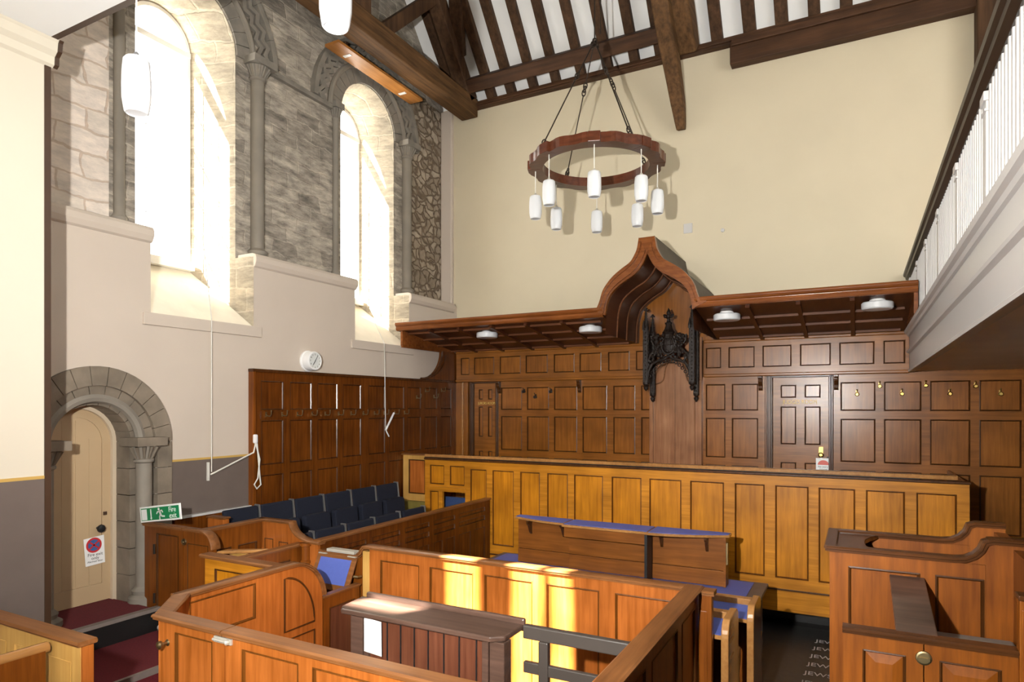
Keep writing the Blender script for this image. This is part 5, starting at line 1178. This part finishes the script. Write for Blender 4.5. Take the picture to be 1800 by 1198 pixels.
# ================================================================ PEWS AT THE NEAR LEFT
t = thing('pew_wall', (-4.9, 2.25, 0), 'yellow panelled pew back with a worn brown cap in the near corner', 'pew')
fp = FX(2.22)
panelling(t, fp, -5.9, -4.1, 0.0, 1.27, [(-5.75, 0.3, -4.95, 1.16), (-4.85, 0.3, -4.19, 1.16)], (M_YEL, M_YEL, M_YEL), th=0.07, name='back_panelling', ins=0.01, dep=0.006)
MB().sweep([(-5.9, 2.255, 1.268), (-4.085, 2.255, 1.268)], (0, 1, 0), [(-0.055, 0), (0.055, 0), (0.06, 0.012), (0.055, 0.03), (-0.055, 0.03), (-0.06, 0.012)]).build('cap_rail', M_CAP, t)
MB().box(-4.1, -4.085, 2.225, 2.29, 0.0, 1.265).build('end_board', M_DOCK, t)
t = thing('pew_end', (-4.4, 1.9, 0), 'brown boarded pew end with a rounded cap before the yellow pew back', 'pew end')
MB().box(-4.43, -4.375, 1.2, 2.17, 0.0, 1.215).build('end_board', M_DOCKD, t)
MB().tube([(-4.405, 1.2, 1.222), (-4.405, 2.195, 1.222)], 0.034, 10).build('cap_rail', M_PINE, t, smooth=True)

# ================================================================ BOX AT THE RIGHT
t = thing('side_box', (0.3, 4.9, 0), 'brown oak panelled box with swept up cap rails at the right of the court', 'box')
BM = (M_BOXW, M_BOXW, M_MOULD)
TZ = 1.785
sf = [(0.50, TZ), (0.56, TZ + 0.008), (0.61, TZ + 0.035), (0.645, TZ + 0.075), (0.66, TZ + 0.115), (0.685, TZ + 0.125), (0.84, TZ + 0.125)]
panelling(t, FX(4.6), -0.16, 0.65, 0.0, TZ, [(-0.055, 0.5, 0.33, 1.70), (0.405, 0.5, 0.645, 1.70)], BM, th=0.05, name='front_wall')
MB().prism([(x, 4.6, z) for x, z in [(0.50, TZ - 0.002)] + sf + [(0.84, 0.0), (0.651, 0.0), (0.651, TZ - 0.002)]], (0, 0.05, 0)).build('front_rise', M_BOXW, t)
MB().sweep([(-0.175, 4.615, TZ)] + [(x, 4.615, z) for x, z in sf], (0, 1, 0), capprof(0.075, 0.034)).build('cap_rail', M_BOXCAP, t, smooth=True)
panelling(t, FX(5.2), -0.16, 0.65, 0.0, TZ, [(0.10, 1.3, 0.34, 1.62), (0.42, 1.3, 0.62, 1.62)], BM, th=0.05, name='back_wall')
MB().prism([(x, 5.2, z) for x, z in [(0.50, TZ - 0.002)] + sf + [(0.84, 0.0), (0.651, 0.0), (0.651, TZ - 0.002)]], (0, 0.05, 0)).build('back_rise', M_BOXW, t)
MB().sweep([(-0.175, 5.225, TZ)] + [(x, 5.225, z) for x, z in sf], (0, 1, 0), capprof(0.075, 0.034)).build('cap_rail', M_BOXCAP, t, smooth=True)
MB().box(-0.16, -0.10, 4.65, 5.2, 0.0, TZ).build('end_wall', M_BOXW, t)
MB().prism([(-0.175, 4.64, TZ - 0.01), (0.13, 4.64, TZ - 0.01), (0.085, 4.68, TZ - 0.01), (0.05, 4.76, TZ - 0.01), (0.038, 4.87, TZ - 0.01), (0.045, 4.98, TZ - 0.01), (0.075, 5.09, TZ - 0.01), (0.13, 5.20, TZ - 0.01), (-0.175, 5.20, TZ - 0.01)], (0, 0, 0.03)).build('lid', M_BOXCAP, t, bevel=0.006)
MB().sweep([(-0.155, 4.59, TZ), (-0.155, 5.25, TZ)], (1, 0, 0), capprof(0.06, 0.036)).build('end_cap', M_BOXCAP, t)
MB().box(0.78, 0.84, 3.8, 5.2, 0.0, TZ + 0.10).build('side_wall', M_DOCKD, t)
MB().sweep([(0.66, 4.62, TZ + 0.125), (2.2, 4.62, TZ + 0.125)], (0, 1, 0), capprof(0.08, 0.032)).build('side_cap', M_BOXCAP, t)
# lower enclosure with two doors
LZ = 1.53
for nm, x0, x1, r in (('door', -0.068, 0.284, (0.02, 0.3, 0.212, 1.455)), ('door', 0.290, 0.668, (0.352, 0.3, 0.60, 1.455))):
    panelling(t, FX(3.8), x0, x1, 0.0, LZ, [r], BM, th=0.045, name='low_door', ins=0.014, dep=0.012, raised=True)
    MB().sweep([(x0 - 0.004, 3.82, LZ), (x1 + 0.002, 3.82, LZ)], (0, 1, 0), capprof(0.075, 0.03)).build('door_cap', M_BOXCAP, t)
mb = MB().lathe([(0.036, 0), (0.034, 0.006), (0.026, 0.008)], (0.287, 3.80, 1.456), '-y', 20); mb.box(0.262, 0.312, 3.776, 3.795, 1.448, 1.462)
mb.build('brass_catch', M_ABRASS, t)
mb = MB().box(0.662, 0.70, 3.77, 3.84, 0.0, 1.80); mb.box(0.668, 0.694, 3.762, 3.772, 1.0, 1.76); mb.build('newel_post', M_BOXW, t, bevel=0.006)
MB().box(0.655, 0.71, 3.755, 3.85, 1.80, 1.825).build('newel_cap', M_BOXCAP, t, bevel=0.006)
MB().hexa([(0.170, 3.84, 1.53), (0.352, 3.84, 1.53), (0.352, 4.60, 1.645), (0.170, 4.60, 1.645)], [(0.170, 3.84, 1.56), (0.352, 3.84, 1.56), (0.352, 4.60, 1.675), (0.170, 4.60, 1.675)]).build('arm_board', M_GREYW, t, bevel=0.005)
MB().box(0.36, 0.775, 4.02, 4.58, 1.30, 1.375).build('seat_cushion', M_CUSH, t, bevel=0.015)
MB().box(0.36, 0.775, 4.04, 4.58, 0.6, 1.30).build('seat_base', M_BLACK, t)

# ================================================================ GALLERY
GX = 0.60
o = MB().box(GX + 0.06, 5.0, -3.0, BY, 3.17, 3.30).build('ceiling_under_gallery', M_SOFFIT); o['kind'] = 'structure'
t = thing('gallery_front', (GX, 6.0, 3.16), 'white painted gallery front with close balusters and a dark handrail', 'gallery')
MB().box(GX, GX + 0.06, -1.0, BY - 0.13, 3.16, 3.66).build('fascia', M_WHITE, t)
for zz, pr in ((3.62, [(0, 0), (-0.02, 0.005), (-0.03, 0.03), (-0.055, 0.04), (-0.065, 0.07), (-0.05, 0.085), (0.12, 0.09), (0.12, 0)]), (3.395, [(0, 0), (-0.03, 0.01), (-0.035, 0.03), (-0.02, 0.05), (0, 0.055)]), (3.155, [(0, 0), (-0.015, 0.0), (-0.02, 0.02), (-0.005, 0.035), (0, 0.035)])):
    MB().prism([(GX + a, -1.0, zz + b) for a, b in pr], (0, BY - 0.13 + 1.0, 0)).build('moulding', M_WHITE, t)
for y in (4.29 - 1.15, 4.29, 5.44, 6.62, 7.75, 8.85, 9.95):
    mb = MB().box(GX + 0.0, GX + 0.075, y - 0.05, y + 0.05, 3.71, 4.36); mb.box(GX - 0.012, GX + 0.085, y - 0.062, y + 0.062, 4.325, 4.375); mb.box(GX - 0.008, GX + 0.08, y - 0.058, y + 0.058, 4.27, 4.285); mb.box(GX - 0.012, GX + 0.085, y - 0.06, y + 0.06, 3.71, 3.77)
    mb.build('pilaster', M_WHITE, t, bevel=0.004)
ys = [3.35 + 0.082 * i for i in range(83)]
for y in ys:
    if any(abs(y - q) < 0.07 for q in (4.29, 5.44, 6.62, 7.75, 8.85, 9.95)): continue
    mb = MB().box(GX + 0.012, GX + 0.052, y - 0.030, y + 0.030, 3.71, 4.385); mb.box(GX + 0.004, GX + 0.014, y - 0.012, y + 0.012, 3.715, 4.38)
    mb.build('baluster', M_WHITE, t)
MB().prism([(GX + a, -1.0, b) for a, b in [(0.0, 4.38), (-0.035, 4.40), (-0.04, 4.43), (-0.06, 4.445), (-0.065, 4.475), (-0.04, 4.50), (0.10, 4.50), (0.12, 4.45), (0.08, 4.38)]], (0, BY - 0.01 + 1.0, 0)).build('handrail', M_IRONW, t, smooth=False)
MB().box(GX + 0.055, GX + 0.065, -1.0, 3.3, 3.71, 4.38).build('balustrade_board', M_WHITE, t)

# ================================================================ CHANDELIER AND PENDANTS
CC = Vector((-3.026, 8.018, 5.87)); RO, RI = 0.90, 0.69
t = thing('chandelier', tuple(CC), 'round dark wooden ring chandelier hung on chains with eight white lamps', 'chandelier')
mb = MB(); n = 96; vs = []; fs_ = []
for i in range(n):
    a = 2 * PI * i / n; f = (a / (2 * PI) * 16) % 1.0
    big = (int(a / (2 * PI) * 16) % 2 == 0)
    ro = RO - 0.055 * math.sin(PI * f) if not (f < 0.12 or f > 0.88) else RO - 0.02
    for r, z in ((RI, -0.06), (ro, -0.06), (ro, 0.06), (RI, 0.06)): vs.append((CC.x + r * math.cos(a + 0.24), CC.y + r * math.sin(a + 0.24), CC.z + z))
for i in range(n):
    j = (i + 1) % n
    for k in range(4): fs_.append((i*4 + k, i*4 + (k+1) % 4, j*4 + (k+1) % 4, j*4 + k))
mb.add(vs, fs_); mb.build('ring', M_RING, t)
for i in range(8):
    a = 2 * PI * i / 8 + 0.24 + 0.10
    fo_ = F(CC, (-math.sin(a), math.cos(a), 0), (0, 0, 1), (math.cos(a), math.sin(a), 0))
    fbox(fo_, -0.075, 0.075, -0.062, 0.062, 0.72, RO - 0.012).build('block', M_RING, t, bevel=0.008)
AP = Vector((-3.04, 8.02, 7.48))
for i in range(4):
    a = PI / 4 + PI / 2 * i + 0.12
    P = CC + Vector((0.80 * math.cos(a), 0.80 * math.sin(a), 0.06)); d = P - AP
    mb = MB()
    for f0, f1 in ((0.0, 0.30), (0.375, 0.62), (0.62, 0.93)): mb.tube([AP + d * f0, AP + d * f1], 0.0085, 6)
    sd = Vector((-math.sin(a), math.cos(a), 0))
    def link(f, k):
        c = AP + d * f; u = d.normalized(); v = sd if k % 2 == 0 else u.cross(sd)
        mb.tube([c + u * 0.042 * math.cos(b) + v * 0.027 * math.sin(b) for b in [2*PI*j/10 for j in range(10)]], 0.0085, 5, closed=True)
    for k, f in enumerate((0.015, 0.035, 0.31, 0.335, 0.36, 0.94, 0.96, 0.985)): link(f, k)
    mb.build('chain_rod', M_IRON, t)
mb = MB(); mb.tube([AP, AP + Vector((0.0, 0.0, 2.9))], 0.009, 6); mb.tube([AP + Vector((0.06, 0.05, 0.1)), AP + Vector((0.10, 0.05, 2.9))], 0.007, 6); mb.ball(AP, 0.035)
mb.build('hanging_rod', M_IRON, t)
def shade_mesh(c, r, h, mb):
    pf = [(0.012, h / 2), (r * 0.78, h / 2), (r * 0.90, h / 2 - 0.012), (r * 0.97, h * 0.28), (r, 0.0), (r * 0.98, -h * 0.25), (r * 0.88, -h / 2 + 0.03), (r * 0.83, -h / 2 + 0.008), (r * 0.74, -h / 2), (r * 0.70, -h / 2 + 0.006), (0.01, -h / 2 + 0.008)]
    return mb.lathe(pf, c, n=24)
for i in range(8):
    a = 2 * PI * i / 8 + 0.34
    c = CC + Vector((0.79 * math.cos(a), 0.79 * math.sin(a), -0.54))
    sh = shade_mesh(c, 0.084, 0.30, MB()).build('lamp_shade', M_OPAL, t, smooth=True)
    MB().tube([c + Vector((0, 0, 0.15)), c + Vector((0, 0, 0.48))], 0.0065, 6).build('cord', M_CORD, sh)
    MB().lathe([(0.022, 0.148), (0.022, 0.17), (0.012, 0.19)], c, n=10).build('cap', M_SILV, sh)
def pendant(x, y, z, label):
    t = thing('pendant_lamp', (x, y, z), label, 'pendant lamp', 'opal pendant lamps under the lobby ceiling')
    shade_mesh((x, y, z), 0.082, 0.335, MB()).build('lamp_shade', M_OPAL, t, smooth=True)
    MB().tube([(x, y, z + 0.16), (x, y, 5.62)], 0.005, 6).build('cord', M_CORD, t)
    MB().lathe([(0.02, 0.165), (0.02, 0.19), (0.01, 0.21)], (x, y, z), n=10).build('cap', M_GREYM, t)
pendant(-3.915, 2.448, 4.665, 'white opal pendant lamp hanging before the tall limewashed window wall')
pendant(-2.339, 2.494, 4.785, 'white opal pendant lamp cut by the top of the picture under the tie beam')

# ================================================================ SMALL WALL FITTINGS
t = thing('wall_clock', (XL, 6.49, 3.312), 'round white wall clock above the jury panelling', 'clock')
fk = FY(XL + 0.145); ck = (6.50, 3.314)
MB().lathe([(0.142, 0.0), (0.142, 0.02), (0.128, 0.03), (0.13, 0.12), (0.122, 0.14), (0.112, 0.145), (0.108, 0.138), (0.02, 0.136)], (XL, *ck), 'x', 40).build('case', M_PWHITE, t, smooth=True)
MB().lathe([(0.107, 0.0), (0.107, 0.002)], (XL + 0.137, *ck), 'x', 36).build('dial', M_CLOCKF, t)
fk = FY(XL + 0.140)
for h in range(1, 13):
    a = math.radians(90 - 30 * h)
    text_obj('numeral', str(h), 0.030, fk, ck[0] + 0.086 * math.cos(a), ck[1] + 0.086 * math.sin(a), 0.0, M_INK, t, ext=0.0004)
mb = MB(); mb.beam(fk.p(ck[0] - 0.012, ck[1] - 0.017, 0.002), fk.p(ck[0] + 0.05, ck[1] + 0.075, 0.002), 0.006, 0.002, (1, 0, 0)); mb.build('minute_hand', M_BLACK, t)
mb = MB(); mb.beam(fk.p(ck[0] + 0.008, ck[1] + 0.012, 0.003), fk.p(ck[0] - 0.038, ck[1] - 0.055, 0.003), 0.009, 0.002, (1, 0, 0)); mb.build('hour_hand', M_BLACK, t)
# window winding gear
t = thing('window_winder', (XL, 4.98, 1.92), 'white window cord and winding arm on the wall under the first window', 'window cord')
MB().tube([(-7.2, 5.30, 5.1), (-6.8, 5.1, 4.25), (XL + 0.045, 4.98, 3.70), (XL + 0.045, 4.98, 1.95)], 0.006, 6).build('rod', M_CORD, t)
MB().box(XL + 0.002, XL + 0.03, 4.945, 4.965, 1.85, 2.06).build('wall_bracket', M_CORD, t)
MB().tube([(XL + 0.05, 4.965, 1.92), (XL + 0.09, 5.53, 2.14), (XL + 0.1, 5.56, 2.29)], 0.010, 6).build('arm', M_CORD, t)
MB().box(XL + 0.07, XL + 0.12, 5.525, 5.575, 2.25, 2.36).build('pulley', M_PWHITE, t, bevel=0.015)
MB().tube([(XL + 0.10, 5.55, 2.26), (XL + 0.115, 5.60, 2.05), (XL + 0.115, 5.57, 1.82), (XL + 0.11, 5.52, 1.75), (XL + 0.11, 5.56, 1.695), (XL + 0.11, 5.62, 1.74), (XL + 0.115, 5.60, 1.85), (XL + 0.11, 5.585, 2.05), (XL + 0.10, 5.57, 2.26)], 0.009, 6).build('rope_loop', M_CORD, t)
t = thing('window_winder', (XL, 8.0, 2.3), 'white window cord with a slanting handle hanging before the jury panelling', 'window cord')
MB().tube([(-7.2, 8.3, 5.1), (-6.72, 8.05, 4.0), (XL + 0.10, 8.0, 3.68), (XL + 0.10, 8.03, 2.34)], 0.006, 6).build('cord', M_CORD, t)
MB().tube([(XL + 0.10, 8.03, 2.33), (XL + 0.12, 8.21, 2.60)], 0.016, 8).build('handle', M_PWHITE, t)
MB().tube([(XL + 0.10, 8.03, 2.34), (XL + 0.11, 8.06, 2.28), (XL + 0.11, 8.10, 2.23)], 0.010, 6).build('hook', M_PWHITE, t)
# little plates on the cream wall
t = thing('wall_plate_cover', (-2.333, BY, 5.464), 'small square cream blanking plate on the plain wall above the hood', 'wall plate')
MB().box(-2.40, -2.265, BY - 0.02, BY - 0.001, 5.39, 5.54).build('cover', M_WHITE, t, bevel=0.006)
t = thing('wall_button', (-1.813, BY, 5.371), 'small round white stud on the plain wall right of the blanking plate', 'stud')
MB().lathe([(0.03, 0.001), (0.028, 0.02), (0.01, 0.026)], (-1.813, BY, 5.371), '-y', 12).build('stud', M_WHITE, t, smooth=True)
